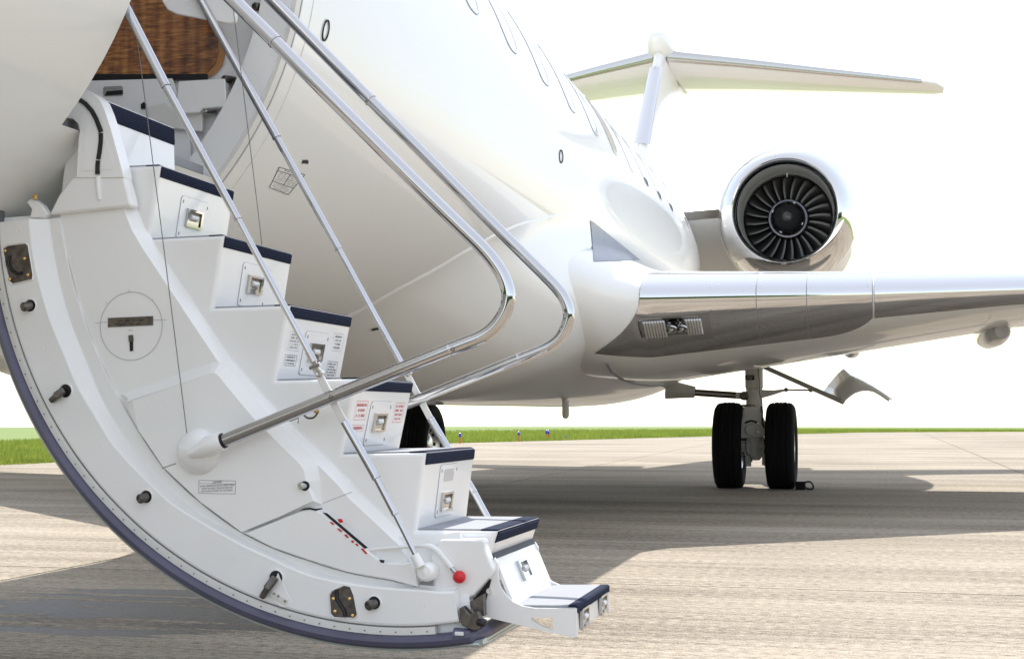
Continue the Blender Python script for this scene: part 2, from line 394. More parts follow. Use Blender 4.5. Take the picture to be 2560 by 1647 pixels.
def fsec(y):
    for (a, r0, z0), (b, r1, z1) in zip(ST, ST[1:]):
        if a <= y <= b: t = (y-a)/(b-a); return r0+(r1-r0)*t, z0+(z1-z0)*t
    return ST[-1][1:]
def fus(y, a, off=0.):
    r, z = fsec(y); return Vector((XC+(r+off)*math.cos(a), y, z+(r+off)*math.sin(a)))
A0, A1 = -.70, .9
ang = [A0+(A1-A0)*i/30 for i in range(31)]+[A1+(2*math.pi-(A1-A0))*i/70 for i in range(1, 70)]
n = len(ang); v = [fus(y, a) for y, _, _ in ST for a in ang]; f = []
iy = [i for i, s in enumerate(ST) if abs(s[0]-3.65) < 1e-6][0]
for i in range(len(ST)-1):
    for k in range(n):
        if iy <= i < iy+2 and k < 30: continue
        f.append([i*n+k, (i+1)*n+k, (i+1)*n+(k+1) % n, i*n+(k+1) % n])
fuse = mesh('fuselage', v, f, 'white_paint', jet, smooth=50)
# doorway: jambs, sill, inner walls
def arcpts(r, a0, a1, y, k=24): return [Vector((XC+r*math.cos(a0+(a1-a0)*i/k), y, ZC+r*math.sin(a0+(a1-a0)*i/k))) for i in range(k+1)]
def jamb(y, dy):
    a = arcpts(RF-.001, A0-.02, A1+.02, y); b = arcpts(RF-.12, A0-.02, A1+.02, y)
    return prism('door_jamb', a+b[::-1], (0, dy, 0), 'stair_white', fuse)
jamb(4.632, .02); jamb(3.648, -.02)
for y, dy in ((4.70, .02), (3.58, -.02)):
    p = [Vector((XC+(RF-.02)*math.cos(2*math.pi*i/64), y, ZC+(RF-.02)*math.sin(2*math.pi*i/64))) for i in range(64)]
    prism('vestibule_wall', p, (0, dy, 0), 'stair_white', fuse)
prism('cabin_floor', [(XC-1.1, 3.6, 1.66), (XC+1.0, 3.6, 1.66), (XC+1.0, 4.68, 1.66), (XC-1.1, 4.68, 1.66)], (0, 0, .03), 'grey_wool', fuse)
# raised frame strip round the aft edge of the doorway (doubler plate and seal line)
for rr, off, ya, m_ in ((0, .004, 4.635, 'white_paint'), (0, .006, 4.70, 'grey_line')):
    pass
def skin_strip(name, y0, y1, a0, a1, off, m_, parent, k=40):
    rings = []
    for i in range(k+1):
        a = a0+(a1-a0)*i/k
        rings.append([fus(y0, a, 0), fus(y0, a, off), fus(y1, a, off), fus(y1, a, 0)])
    return loft(name, rings, m_, parent, caps=True, smooth=30)
skin_strip('door_frame', 4.634, 4.672, A0, A1, .012, 'satin_white', fuse)
skin_strip('door_frame', 4.70, 4.706, A0-.1, A1, .003, 'grey_line', fuse)
skin_strip('door_frame', 4.80, 4.803, A0-.1, A1, .0015, 'satin_white', fuse)
YJ = 4.69
wd = [(130, -80), (130, 196), (225, 193), (400, 186), (500, 190), (522, 180), (540, 160), (547, 130), (545, 95), (530, 60), (500, 20), (470, -80)]
prism('wood_panel', WL(wd, YJ), (0, -.004, 0), 'figured_wood', fuse)
wt = [(150, -80), (150, 199), (400, 197), (515, 197), (538, 186), (556, 165), (564, 135), (562, 95), (545, 58), (515, 15), (485, -80)]
prism('wood_trim', WL(wt, YJ+.002), (0, -.003, 0), 'tan_trim', fuse)
prism('sill_gap', WL([(120, 186), (520, 186), (520, 200), (120, 206)], YJ-.004), (0, -.002, 0), 'black', fuse)
prism('overhead_panel', WL([(395, -60), (405, 5), (418, 25), (440, 36), (575, 60), (588, 55), (590, 45), (588, -60)], 4.52), (0, .02, 0), 'stair_white', fuse, bev=.006)
prism('sill_panel', WL([(130, 205), (430, 196), (470, 300), (480, 420), (130, 420)], YJ-.01), (0, .006, 0), 'stair_white', fuse, bev=.003)
prism('hinge_bracket', WL([(445, 203), (562, 196), (566, 268), (505, 272), (497, 282), (450, 285), (440, 250)], YJ-.05), (0, .04, 0), 'stair_white', fuse, bev=.006)
prism('hinge_bracket', WL([(366, 268), (412, 258), (430, 275), (505, 282), (505, 330), (415, 320), (372, 300)], YJ-.03), (0, .02, 0), 'satin_white', fuse, bev=.004)
prism('latch_recess', WL(sc([(712, 610), (720, 598), (835, 593), (846, 603), (847, 650), (838, 660), (720, 664), (712, 655)], .3636, 0, 0), YJ-.011), (0, -.002, 0), 'steel', fuse)
prism('latch_recess', WL(sc([(735, 630), (842, 622), (842, 650), (722, 658)], .3636, 0, 0), YJ-.014), (0, -.002, 0), 'black', fuse)
prism('latch_recess', WL([(353, 262), (360, 256), (366, 260), (366, 272), (354, 273)], YJ-.012), (0, -.004, 0), 'black', fuse)
def jpin(px, py, r=11, m_='dark_metal', tail=True):
    a = W(px, py, y=YJ-.012); s = r/800
    lathe('latch_pin', a, (-.35, -1, -.1), [(-.02, 0), (-.02, s), (.03, s), (.034, s*.8), (.034, s*.55), (.03, s*.5), (.03, 0)], m_, fuse, n=20)
    if tail: bar('latch_pin', a+EX*.004-EZ*.004, a+EX*.012-EZ*.028, s*1.2, .012, EY, m_, fuse)
jpin(576, 200); jpin(527, 280, 9, 'steel', False); jpin(652, 20, 12)

# ---- cabin windows
def skin_patch(name, y0, a0, hw, ha, off, m_, parent, nu=7, nv=16, ex=3.0, ring=None):
    v = []; f = []; k = 40
    def pt(s, th):
        c, d = math.cos(th), math.sin(th); q = (abs(c)**ex+abs(d)**ex)**(-1/ex)
        return fus(y0+hw*q*c*s, a0+ha*q*d*s, off)
    if ring:
        inner = [pt(ring, 2*math.pi*i/k) for i in range(k)]; outer_ = [pt(1, 2*math.pi*i/k) for i in range(k)]
        return mesh(name, outer_+inner, [[i, i+k, (i+1) % k+k, (i+1) % k] for i in range(k)], m_, parent, smooth=60, solid=.004)
    v = [pt(0, 0)]
    for s in (.35, .7, .9, 1.0):
        v += [pt(s, 2*math.pi*i/k) for i in range(k)]
    v += [fus(y0, a0, 0)]
    f = [[0, 1+i, 1+(i+1) % k] for i in range(k)]
    for q in range(3): f += [[1+q*k+i, 1+(q+1)*k+i, 1+(q+1)*k+(i+1) % k, 1+q*k+(i+1) % k] for i in range(k)]
    f = [list(reversed(x)) for x in f]
    return mesh(name, v, f, m_, parent, smooth=60)
for i in range(14):
    y0 = 6.40-.17-.85+.85*i+(.0 if i < 20 else 0)
    if y0 < 5.2: continue
    fr = skin_patch('window', y0, .475, .165, .205, .002, 'grey_line', jet, ring=.965)
    skin_patch('pane', y0, .475, .158, .197, .0025, 'window_shade', fr)
    if 13 < y0 < 15.2: skin_patch('dark_pane_end', y0, .308, .105, .030, .0045, 'black', fr, ex=2.2)  # black patch at the lower end of the pane, aft windows only
for (px, py, hw, ha) in ((799, 86, .028, .030), (1398, 399, .055, .032)):
    y0, a0 = (4.95, -.21) if px < 1000 else (9.0, -.04)
    skin_patch('static_port', y0, a0, hw, ha, .003, 'text_black', fuse, ring=.84, ex=2)
# ventral details
pA = W(1414, 1018, y=12.6)
tube('drain_mast', [(pA.x, 12.6, .93), (pA.x+.0, 12.6, .80), (pA.x, 12.6, .775), (pA.x, 12.6, .765)], [.03, .032, .026, .01], 'satin_white', fuse, n=14)

# ---- placard on the fuselage below the doorway
def fus_hit(px, py, lo=4.3, hi=12):
    d = (W(px, py, y=1.)-_C); best = None
    for i in range(3000):
        t = lo+(hi-lo)*i/3000; p = _C+d*t
        r, z = fsec(p.y)
        if math.hypot(p.x-XC, p.z-z) < r: return p.y, math.atan2(p.z-z, p.x-XC)
    return None
def skin_quads(name, rects, y0, a0, uy, ua, m_, parent, off=.002):
    """flat print on the skin: local (s,t) -> (y, angle)"""
    v = []; f = []
    for x0, t0, x1, t1 in rects:
        b = len(v); v += [fus(y0+uy*s, a0+ua*t, off) for s, t in ((x0, t0), (x1, t0), (x1, t1), (x0, t1))]; f.append([b, b+3, b+2, b+1])
    return mesh(name, v, f, m_, parent)
hit = fus_hit(672, 485)
c1, c2, c3 = fus_hit(722, 416), fus_hit(672, 486), fus_hit(765, 440)
if c1 and c2 and c3:
    q = [fus_hit(*p) for p in ((697, 417), (672, 469), (720, 487), (762, 436))]
    def bil(s, t):
        y = (q[0][0]*(1-s)+q[3][0]*s)*(1-t)+(q[1][0]*(1-s)+q[2][0]*s)*t; a = (q[0][1]*(1-s)+q[3][1]*s)*(1-t)+(q[1][1]*(1-s)+q[2][1]*s)*t
        return fus(y, a, .002)
    rr = random.Random(5); rects = outline(0, 0, 1, 1, .022)+[(0, .16, 1, .18), (0, .66, 1, .68), (.5, .18, .52, .66)]
    rows = textrows(.06, .47, .2, .63, 5, rr, .4)+textrows(.55, .95, .2, .63, 5, rr, .4)+textrows(.1, .9, .7, .97, 4, rr, .4)+textrows(.2, .7, .03, .14, 1, rr, .5)
    for nm, rc, mm in (('placard', rects, 'text_black'), ('placard_print', rows, 'text_grey')):
        vv = []; ff = []
        for x0, t0, x1, t1 in rc:
            b = len(vv); vv += [bil(s, t) for s, t in ((x0, t0), (x1, t0), (x1, t1), (x0, t1))]; ff.append([b, b+1, b+2, b+3])
        mesh(nm, vv, ff, mm, fuse)
    g = [fus(*fus_hit(*p), .002) for p in ((756, 400), (769, 399), (766, 407), (753, 409))]
    mesh('placard_mark', g, [[0, 1, 2, 3]], 'text_black', fuse)
    g = [fus(*fus_hit(*p), .002) for p in ((760, 404), (771, 402), (769, 410), (759, 408))]
    mesh('placard_mark', g, [[0, 1, 2, 3]], 'text_black', fuse)

# ---- belly fairing: leaves the fuselage smoothly along a raised seam and swells round the wing box
SEAM = [(-1.6, 6.88), (-1.25, 6.93), (-1.065, 7.02), (-.893, 7.15), (-.795, 7.31), (-.645, 7.61), (-.523, 7.96), (-.423, 8.37), (-.306, 9.13), (-.245, 9.68), (-.19, 10.4)]
def sstep(t): t = max(0., min(1., t)); return t*t*(3-2*t)
def seam_y(a):
    a = max(a, -1.6)
    for (a0, y0), (a1, y1) in zip(SEAM, SEAM[1:]):
        if a0 <= a <= a1: return y0+(y1-y0)*(a-a0)/(a1-a0)
    return 10.4
def box_r(a, hw=1.60, zc=1.85, hh=.965, ex=2.25):
    c, d = abs(math.cos(a)), math.sin(a); lo_, hi_ = .1, 3.
    for _ in range(40):
        m_ = (lo_+hi_)/2
        if (m_*c/hw)**ex+(abs(ZC+m_*d-zc)/hh)**ex < 1: lo_ = m_
        else: hi_ = m_
    return lo_
AN = [-.19-(math.pi/2-.19)*i/44 for i in range(45)]
BR = [box_r(a) for a in AN]
rings = []
for t_ in [-.004, 0, .0012, .0026, .005]+[.01*(i/10)**1.0 for i in range(8, 60, 4)]+[.06+.94*(i/60)**1.25 for i in range(1, 61)]:
    half = []
    for a, br in zip(AN, BR):
        y0 = seam_y(a); yy = y0+(20-y0)*t_; r, zc_ = fsec(yy); d = yy-y0
        w_ = sstep(d/2.6)*sstep((-.19-a)/.42)*(1-sstep((yy-15.9)/3.6))
        half.append((r+(br-r)*w_-(.012 if t_ < 0 else 0)+.006*sstep(d/.03), a, zc_, yy))
    rings.append([Vector((XC+q*math.cos(a), y, z+q*math.sin(a))) for q, a, z, y in half]+[Vector((XC-q*math.cos(a), y, z+q*math.sin(a))) for q, a, z, y in reversed(half[:-1])])
fair = loft('belly_fairing', rings, 'white_paint', jet, closed=False, smooth=60)
# ---- wings
def yt(s): return 2*5*(.2969*math.sqrt(s)-.126*s-.3516*s*s+.2843*s**3-.1036*s**4)
# station: x, y of leading edge, z of leading edge, chord, rise above, drop below
WS = [(-2.7, 8.4, 1.80, 9.4, .42, .66), (-2.15, 8.9, 1.74, 8.7, .40, .64), (-1.85, 9.35, 1.68, 8.0, .36, .60), (-1.70, 9.72, 1.645, 7.5, .33, .56), (-1.58, 10.0, 1.63, 7.1, .315, .535), (0, 11.45, 1.74, 5.6, .28, .36), (1.3, 12.68, 1.85, 4.5, .25, .235), (3.5, 14.4, 2.0, 3.9, .22, .19), (7, 17.0, 2.25, 2.9, .16, .13), (11.2, 20.1, 2.6, 1.6, .08, .07)]
def wst(x):
    if x <= WS[0][0]: return WS[0][1:]
    for a, b in zip(WS, WS[1:]):
        if a[0] <= x <= b[0]:
            t = (x-a[0])/(b[0]-a[0]); return tuple(a[i]+(b[i]-a[i])*t for i in range(1, 6))
    return WS[-1][1:]
def wpt(x, s, off=0., mir=False):
    """s<0: under side, s>0: upper side; |s| is the chord fraction"""
    yl, zl, c, up, dn = wst(x); a = abs(s); th = yt(a)
    z = zl+(up if s >= 0 else -dn)*th; y = yl+c*a
    if off:
        e = 1e-3; a2 = a+e; d = Vector((c*e, (up if s >= 0 else -dn)*(yt(a2)-th))).normalized()
        nx = Vector((-d.y, d.x)) if s >= 0 else Vector((d.y, -d.x))
        if a < 1e-6: nx = Vector((-1, 0))
        y += nx.x*off; z += nx.y*off
    return Vector((2*XC-x if mir else x, y, z))
SS = [(i/26)**1.9 for i in range(27)]
LOOP = [s for s in reversed(SS)]+[-s for s in SS[1:-1]]
xs = [-2.7, -2.4, -2.15, -2.0, -1.85, -1.77, -1.70, -1.64, -1.58, -1.2, -.8, -.4, 0, .4, .9, 1.3, 2.4, 3.5, 5, 7, 9, 10.6, 11.0, 11.2]
def wing(mir):
    rings = [[wpt(x, s, 0, mir) for s in LOOP] for x in xs]
    if mir: rings = [list(reversed(r)) for r in rings]
    return loft('wing', rings, 'white_paint', jet, caps=True, smooth=40)
port = wing(False); star = wing(True)
port['label'] = 'white port wing with polished metal leading edge'
def xatpx(px):
    lo, hi = -2., 6.
    for _ in range(50):
        m_ = (lo+hi)/2; p = wpt(m_, 0)-_C; q = CX+F*p.dot(_R)/p.dot(_F)
        lo, hi = (m_, hi) if q < px else (lo, m_)
    return lo
XB = [-1.575, xatpx(1890), xatpx(2016), xatpx(2181)]
def le_panel(xa, xb, up0, up1, lo0, lo1, parent, off=.004, mir=False, nx=8, m_='leading_edge_metal', root=0., pw=1):
    rings = []
    for i in range(nx+1):
        t = i/nx; row = [(up0+(up1-up0)*t)*(1-k/14)**2 for k in range(14)]+[0]+[-(lo0+(lo1-lo0)*t**pw)*((k+1)/18)**2 for k in range(18)]
        rings.append([wpt(xa+(xb-xa)*t-(root*(1-t)*min(1, abs(s)/.10)**.9 if s < 0 else 0), s, off, mir) for s in row])
    if mir: rings = rings[::-1]
    return loft('leading_edge_panel', rings, m_, parent, closed=False, smooth=50)
lo = lambda x: .088
for i in range(3):
    a, b = XB[i]+.003, XB[i+1]-.003
    le_panel(a, b, .075, .075, lo(a), lo(b) if i < 2 else .034, port, root=.36 if i == 0 else 0, pw=1 if i < 2 else 3, nx=14)
    le_panel(b-.001, b+.007, .075, .075, lo(b) if i < 2 else .034, lo(b) if i < 2 else .034, port, .0025, nx=1, m_='fold_grey')
xx = [XB[3]+.012, 3.0, 5.6, 8.2, 10.8]
for a, b in zip(xx, xx[1:]): le_panel(a+.004, b-.004, .08, .08, .034 if a < 1 else .02, .02, port)
xx = [-1.575, 1, 3.5, 6, 8.5, 10.8]
for a, b in zip(xx, xx[1:]): le_panel(a+.004, b-.004, .08, .08, .06, .04, star, mir=True)
# rivets along the seams of the leading edge
def dots(name, pts, nr, r, m_, parent):
    v = []; f = []
    for p, q in zip(pts, nr):
        _, a, b_ = frame_of(q); k = len(v); v += [p+(a*math.cos(6.283*i/6)+b_*math.sin(6.283*i/6))*r+q*.0012 for i in range(6)]; f.append(list(range(k, k+6)))
    o = mesh(name, v, f, m_, parent); o['kind'] = 'stuff'; return o
pts = []; nr = []
for xb in (-1.555, -1.12, -1.07, XB[1]-.03, XB[1]+.03, XB[2]-.03, XB[2]+.03, XB[2]+.45, XB[3]-.03):
    for s in [.05*(k/7)**2 for k in range(2, 8)]+[-.06*(k/7)**2 for k in range(2, 9)]:
        p = wpt(xb, s, .0065); q = wpt(xb, s, .05)-p; pts.append(p); nr.append(q.normalized())
for k in range(12):
    x = -1.52+.05*k; p = wpt(x, -.0055, .0065); pts.append(p); nr.append((wpt(x, -.0055, .05)-p).normalized())
dots('rivets', pts, nr, .0035, 'fold_grey', port)
# landing light bay in the root panel
def wsurf_patch(name, xa, xb, sa, sb, off, m_, parent, k=8, rnd=0, **kw):
    rings = [[wpt(xa+(xb-xa)*i/k, -(sa+(sb-sa)*j/k), off) for j in range(k+1)] for i in range(k+1)]
    return loft(name, rings, m_, parent, closed=False, smooth=60, **kw)
bay = wsurf_patch('landing_light', -1.585, -1.135, .008, .050, .0055, 'steel', port)
wsurf_patch('light_bay', -1.575, -1.185, .011, .036, .0075, 'rail_chrome', bay)
def ribs(xa, xb, nn):
    for k in range(nn):
        x = xa+(xb-xa)*k/(nn-1); p0, p1 = wpt(x, -.0125, .012), wpt(x, -.034, .012)
        tube('lens_rib', [p0, (p0+p1)/2+(wpt(x, -.022, .016)-wpt(x, -.022, .012)), p1], .0085, 'lamp_white', bay, n=8)
mat('lamp_white', (.9, .9, .9), .12, 0, 1)
ribs(-1.56, -1.435, 8); ribs(-1.29, -1.20, 6)
for k, (xl, rr_) in enumerate(((-1.395, .046), (-1.325, .042))):
    p = wpt(xl, -.022, .014); q = (wpt(xl, -.022, .05)-p).normalized()
    lathe('lamp', p, q, [(0, rr_), (.010, rr_), (.006, rr_*.8), (-.002, rr_*.4), (-.004, 0)], 'chrome', bay, n=20)
    lathe('bulb', p+q*.002, q, [(0, .016), (.010, .013), (.014, 0)], 'lamp_white', bay, n=12)
wsurf_patch('lens', -1.58, -1.18, .0105, .0365, .03, 'glass_clear', bay)
# fold line where the fairing meets the wing under side, flap pod, fence of flap tracks
pod = W(2485, 838, y=14.2)
ue = wpt(pod.x, -.45).z
lathe('flap_pod', (pod.x, 13.6, ue-.02), EY, [(0, .0), (.03, .05), (.12, .10), (.3, .132), (.6, .145), (1.2, .14), (1.9, .09), (2.5, .01)], 'white_paint', port, n=28)
lathe('pod_lamp', (pod.x+.02, 13.6, ue-.05), (.1, -1, -.15), [(-.1, .04), (.0, .07), (.015, .07), (.02, .06), (.01, .0)], 'pod_grey', port, n=20)
for xl in (-.2, 2.9, 5.8):
    for w_, mir in ((port, False), (star, True)):
        t = wpt(xl, -.62, 0, mir); c = wst(xl)[2]
        lathe('flap_track_fairing', t+EZ*.02-EY*.2, (0, 1, .02), [(0, 0), (.1, .05), (.4, .095), (.9, .10), (.38*c, .05), (.42*c+.4, .004)], 'white_paint', w_, n=20)
# large canoe fairing under the far wing, just clear of the door's edge
xr = W(36, 930, y=15.6).x
prism('flap_track_fairing', [Vector((xr, y, z)) for y, z in ((14.7, 2.0), (15.0, 1.62), (15.5, 1.36), (16.2, 1.24), (17.4, 1.27), (18.4, 1.6), (18.9, 2.0))], (-.34, 0, 0), 'white_paint', star, bev=.05)
# grey fold line at the wing root under side
from mathutils.bvhtree import BVHTree
def bvh(o): return BVHTree.FromPolygons([v_.co.copy() for v_ in o.data.vertices], [list(p.vertices) for p in o.data.polygons])
TREES = [bvh(fuse), bvh(fair), bvh(port)]
def hit(px, py, off=.004):
    d = (W(px, py, y=1.)-_C).normalized(); best = None
    for t in TREES:
        h = t.ray_cast(_C, d)
        if h[0] is not None and (best is None or h[3] < best[3]): best = h
    if best is None: return None
    n_ = best[1] if best[1].dot(d) < 0 else -best[1]; return best[0]+n_*off
def skin_poly(name, q, m_, parent, k=10, off=.004):
    v = []; f = []
    for i in range(k+1):
        for j in range(k+1):
            s_, t_ = i/k, j/k; px = (q[0][0]*(1-s_)+q[3][0]*s_)*(1-t_)+(q[1][0]*(1-s_)+q[2][0]*s_)*t_; py = (q[0][1]*(1-s_)+q[3][1]*s_)*(1-t_)+(q[1][1]*(1-s_)+q[2][1]*s_)*t_
            h = hit(px, py, off); v.append(h if h is not None else v[-1])
    for i in range(k):
        for j in range(k): f.append([i*(k+1)+j, i*(k+1)+j+1, (i+1)*(k+1)+j+1, (i+1)*(k+1)+j])
    return mesh(name, v, f, m_, parent, smooth=50)
tube('root_seal', [hit(*p, .0) for p in ((1518, 906), (1530, 927), (1552, 945), (1585, 957), (1622, 962), (1655, 961))], .016, 'fold_grey', port, n=10)
skin_poly('vent_slot', [(928, 821), (929, 826), (949, 822), (949, 817)], 'black', fair, 3)
skin_poly('root_shade', [(1475, 551), (1484, 654), (1600, 650), (1484, 556)], 'shade_grey', fair)  # shade between fairing hump and wing, painted as a grey patch on the skin
# ---- tail
def sect(xa, ya, za, c, t, horiz, k=16):
    up = [((i/k)**1.6) for i in range(k+1)]; pts = [(s, yt(s)*t/2) for s in reversed(up)]+[(s, -yt(s)*t/2) for s in up[1:-1]]
    return [Vector((xa+(0 if horiz else d), ya+c*s, za+(d if horiz else 0))) for s, d in pts]
fin_st = [(3.4, 19.2, 7.4, .34), (4.2, 20.35, 6.0, .32), (4.8, 21.0, 5.1, .31), (5.6, 21.8, 4.35, .28), (6.3, 22.5, 3.7, .26), (6.75, 22.95, 3.2, .25)]
fin = loft('tail_fin', [sect(XC, y, z, c, t, False) for z, y, c, t in fin_st], 'white_paint', jet, caps=True, smooth=40)
loft('leading_edge_panel', [sect(XC, y-.006, z, c*.12, t*.82, False)[10:-8] for z, y, c, t in fin_st[2:5]], 'leading_edge_metal', fin, closed=False, smooth=50)
# bullet fairing on top
lathe('tail_bullet', (XC, 22.55, 6.80), EY, [(0, .0), (.05, .09), (.2, .165), (.6, .235), (1.4, .26), (2.6, .22), (3.6, .14), (4.4, .02)], 'white_paint', fin, n=32)
lathe('tail_light', (XC, 23.8, 7.08), EY, [(0, 0), (.05, .09), (.25, .15), (.8, .13), (1.3, .01)], 'white_paint', fin, n=20)
for sgn in (1, -1):
    sts = [(.12, 23.1, 2.75, .30, 6.62), (1.2, 23.8, 2.3, .25, 6.615), (2.6, 24.75, 1.75, .19, 6.60), (4.2, 25.8, 1.15, .13, 6.58), (4.45, 26.0, 1.0, .11, 6.575), (4.6, 26.35, .55, .05, 6.57)]
    rings = [[Vector((XC+sgn*dx+0*p.x, p.y, p.z)) for p in sect(0, y, z, c, t, True)] for dx, y, c, t, z in sts]
    if sgn > 0: rings = [list(reversed(r)) for r in rings]
    st = loft('horizontal_stabilizer', rings, 'white_paint', jet, caps=True, smooth=40)
    er = [[Vector((XC+sgn*dx, p.y-.005, p.z)) for p in sect(0, y, z, c*.07, t*.62, True)[9:-7]] for dx, y, c, t, z in sts[:4]]
    loft('leading_edge_panel', er, 'steel', st, closed=False, smooth=50)

# ---- engine
def engine(ex, full):
    E0 = Vector((ex, 18.4, 3.37)); en = empty('engine', E0, jet)
    en['label'] = 'tail-mounted engine with mirror-bright inlet ring and dark fan'
    lip = [(.17, .611), (.08, .627), (.02, .645), (0, .668), (.012, .695), (.05, .735), (.14, .79), (.30, .845), (.48, .88), (.62, .90)]
    lathe('inlet_lip', E0, EY, lip, 'chrome', en, n=72, smooth=60)
    lathe('cowling', E0, EY, [(.625, .90), (1.0, .93), (1.5, .945), (2.2, .91), (3.0, .80), (3.8, .66), (4.5, .5), (4.5, .44), (3.9, .42)], 'white_paint', en, n=72, smooth=50)
    lathe('inlet_barrel', E0, EY, [(.171, .6105), (.35, .598), (.60, .592)], 'nacelle_inner', en, n=60)
    lathe('fan_case', E0, EY, [(.60, .592), (.70, .588), (.71, .582), (.80, .582), (.81, .588), (1.4, .588)], 'nacelle_inner', en, n=60)
    lathe('exhaust_cone', E0+EY*3.6, EY, [(0, .3), (.8, .24), (1.5, .03)], 'dark_metal', en, n=30)
    hub = lathe('spinner', E0, EY, [(.46, 0), (.47, .035), (.50, .085), (.56, .145), (.64, .19), (.74, .222), (.80, .230)], 'spinner', en, n=40)
    lathe('fan_hub', E0, EY, [(.795, .22), (.80, .252), (1.0, .258)], 'fan_hub', en, n=40)
    lathe('fan_backing', E0, EY, [(1.15, .588), (1.16, 0)], 'black', en, n=40)
    bm = None
    for k in range(24):
        if bm is None:
            v = []; f = []; nu, nv = 8, 5
            for i in range(nu+1):
                t = i/nu; r = .245+.34*t; tw = R_(32+27*t); ch = .15+.12*t-.04*t*t; swp = .04*t*t
                for j in range(nv+1):
                    s = j/nv-.5; cam_ = .02*(1-4*s*s)
                    du = s*ch*math.sin(tw)+cam_*math.cos(tw); dy = s*ch*math.cos(tw)-cam_*math.sin(tw)*.5
                    a = (du/r)+swp*1.6
                    v.append(Vector((r*math.sin(a), .93+dy, r*math.cos(a))))
            for i in range(nu):
                for j in range(nv): f.append([i*(nv+1)+j, i*(nv+1)+j+1, (i+1)*(nv+1)+j+1, (i+1)*(nv+1)+j])
            o = mesh('fan_blade', v, f, 'fan_metal', None, smooth=60, solid=.006); bm = o
        else:
            o = bm.copy(); C.objects.link(o)
        o.parent = en; o.matrix_parent_inverse = Matrix(); o.location = (0, 0, 0); o.rotation_euler = (0, 2*math.pi*k/24, 0)
    for k in range(4):
        a = R_(25+90*k); v_, f_ = box_vf(E0+Vector((.207*math.sin(a), .69, .207*math.cos(a))), Vector((math.cos(a), 0, -math.sin(a)))*.016, EY*.004, Vector((math.sin(a), 0, math.cos(a)))*.009)
        mesh('spinner_mark', v_, f_, 'plate_white', en)
    tube('inlet_probe', [E0+Vector((0, .66, .61)), E0+Vector((0, .68, .53))], .008, 'steel', en, n=8)
    s = 1 if ex > XC else -1
    pp = [(19.35, 3.60), (19.30, 3.56), (19.36, 3.50), (19.9, 3.18), (20.6, 2.82), (21.2, 2.70), (23.4, 2.85), (24.2, 3.2), (23.6, 3.50), (21.5, 3.66), (20.2, 3.67)]
    r0 = [Vector((XC+s*.80, y+.12, z-.03)) for y, z in pp]; r1 = [Vector((ex-s*.55, y, z)) for y, z in pp]
    rings = [list(reversed(r0)), list(reversed(r1))] if s < 0 else [r0, r1]
    pl = loft('pylon', rings, 'white_paint', jet, caps=True, smooth=35)
    k0, k1 = [r0[i] for i in (10, 0, 1, 2, 3)], [r1[i] for i in (10, 0, 1, 2, 3)]
    def sh(a): return [a[0].lerp(a[1], .7)+Vector((0, 0, .006)), a[1]+Vector((0, -.003, .006)), a[2]+Vector((0, -.007, 0)), a[3]+Vector((0, -.006, -.004)), a[3].lerp(a[4], .12)+Vector((0, -.005, -.004))]
    loft('leading_edge_panel', [sh(k0), sh(k1)], 'steel', pl, closed=False, smooth=50)
    return en
engine(-1.04, True); engine(2*XC+1.04, False)

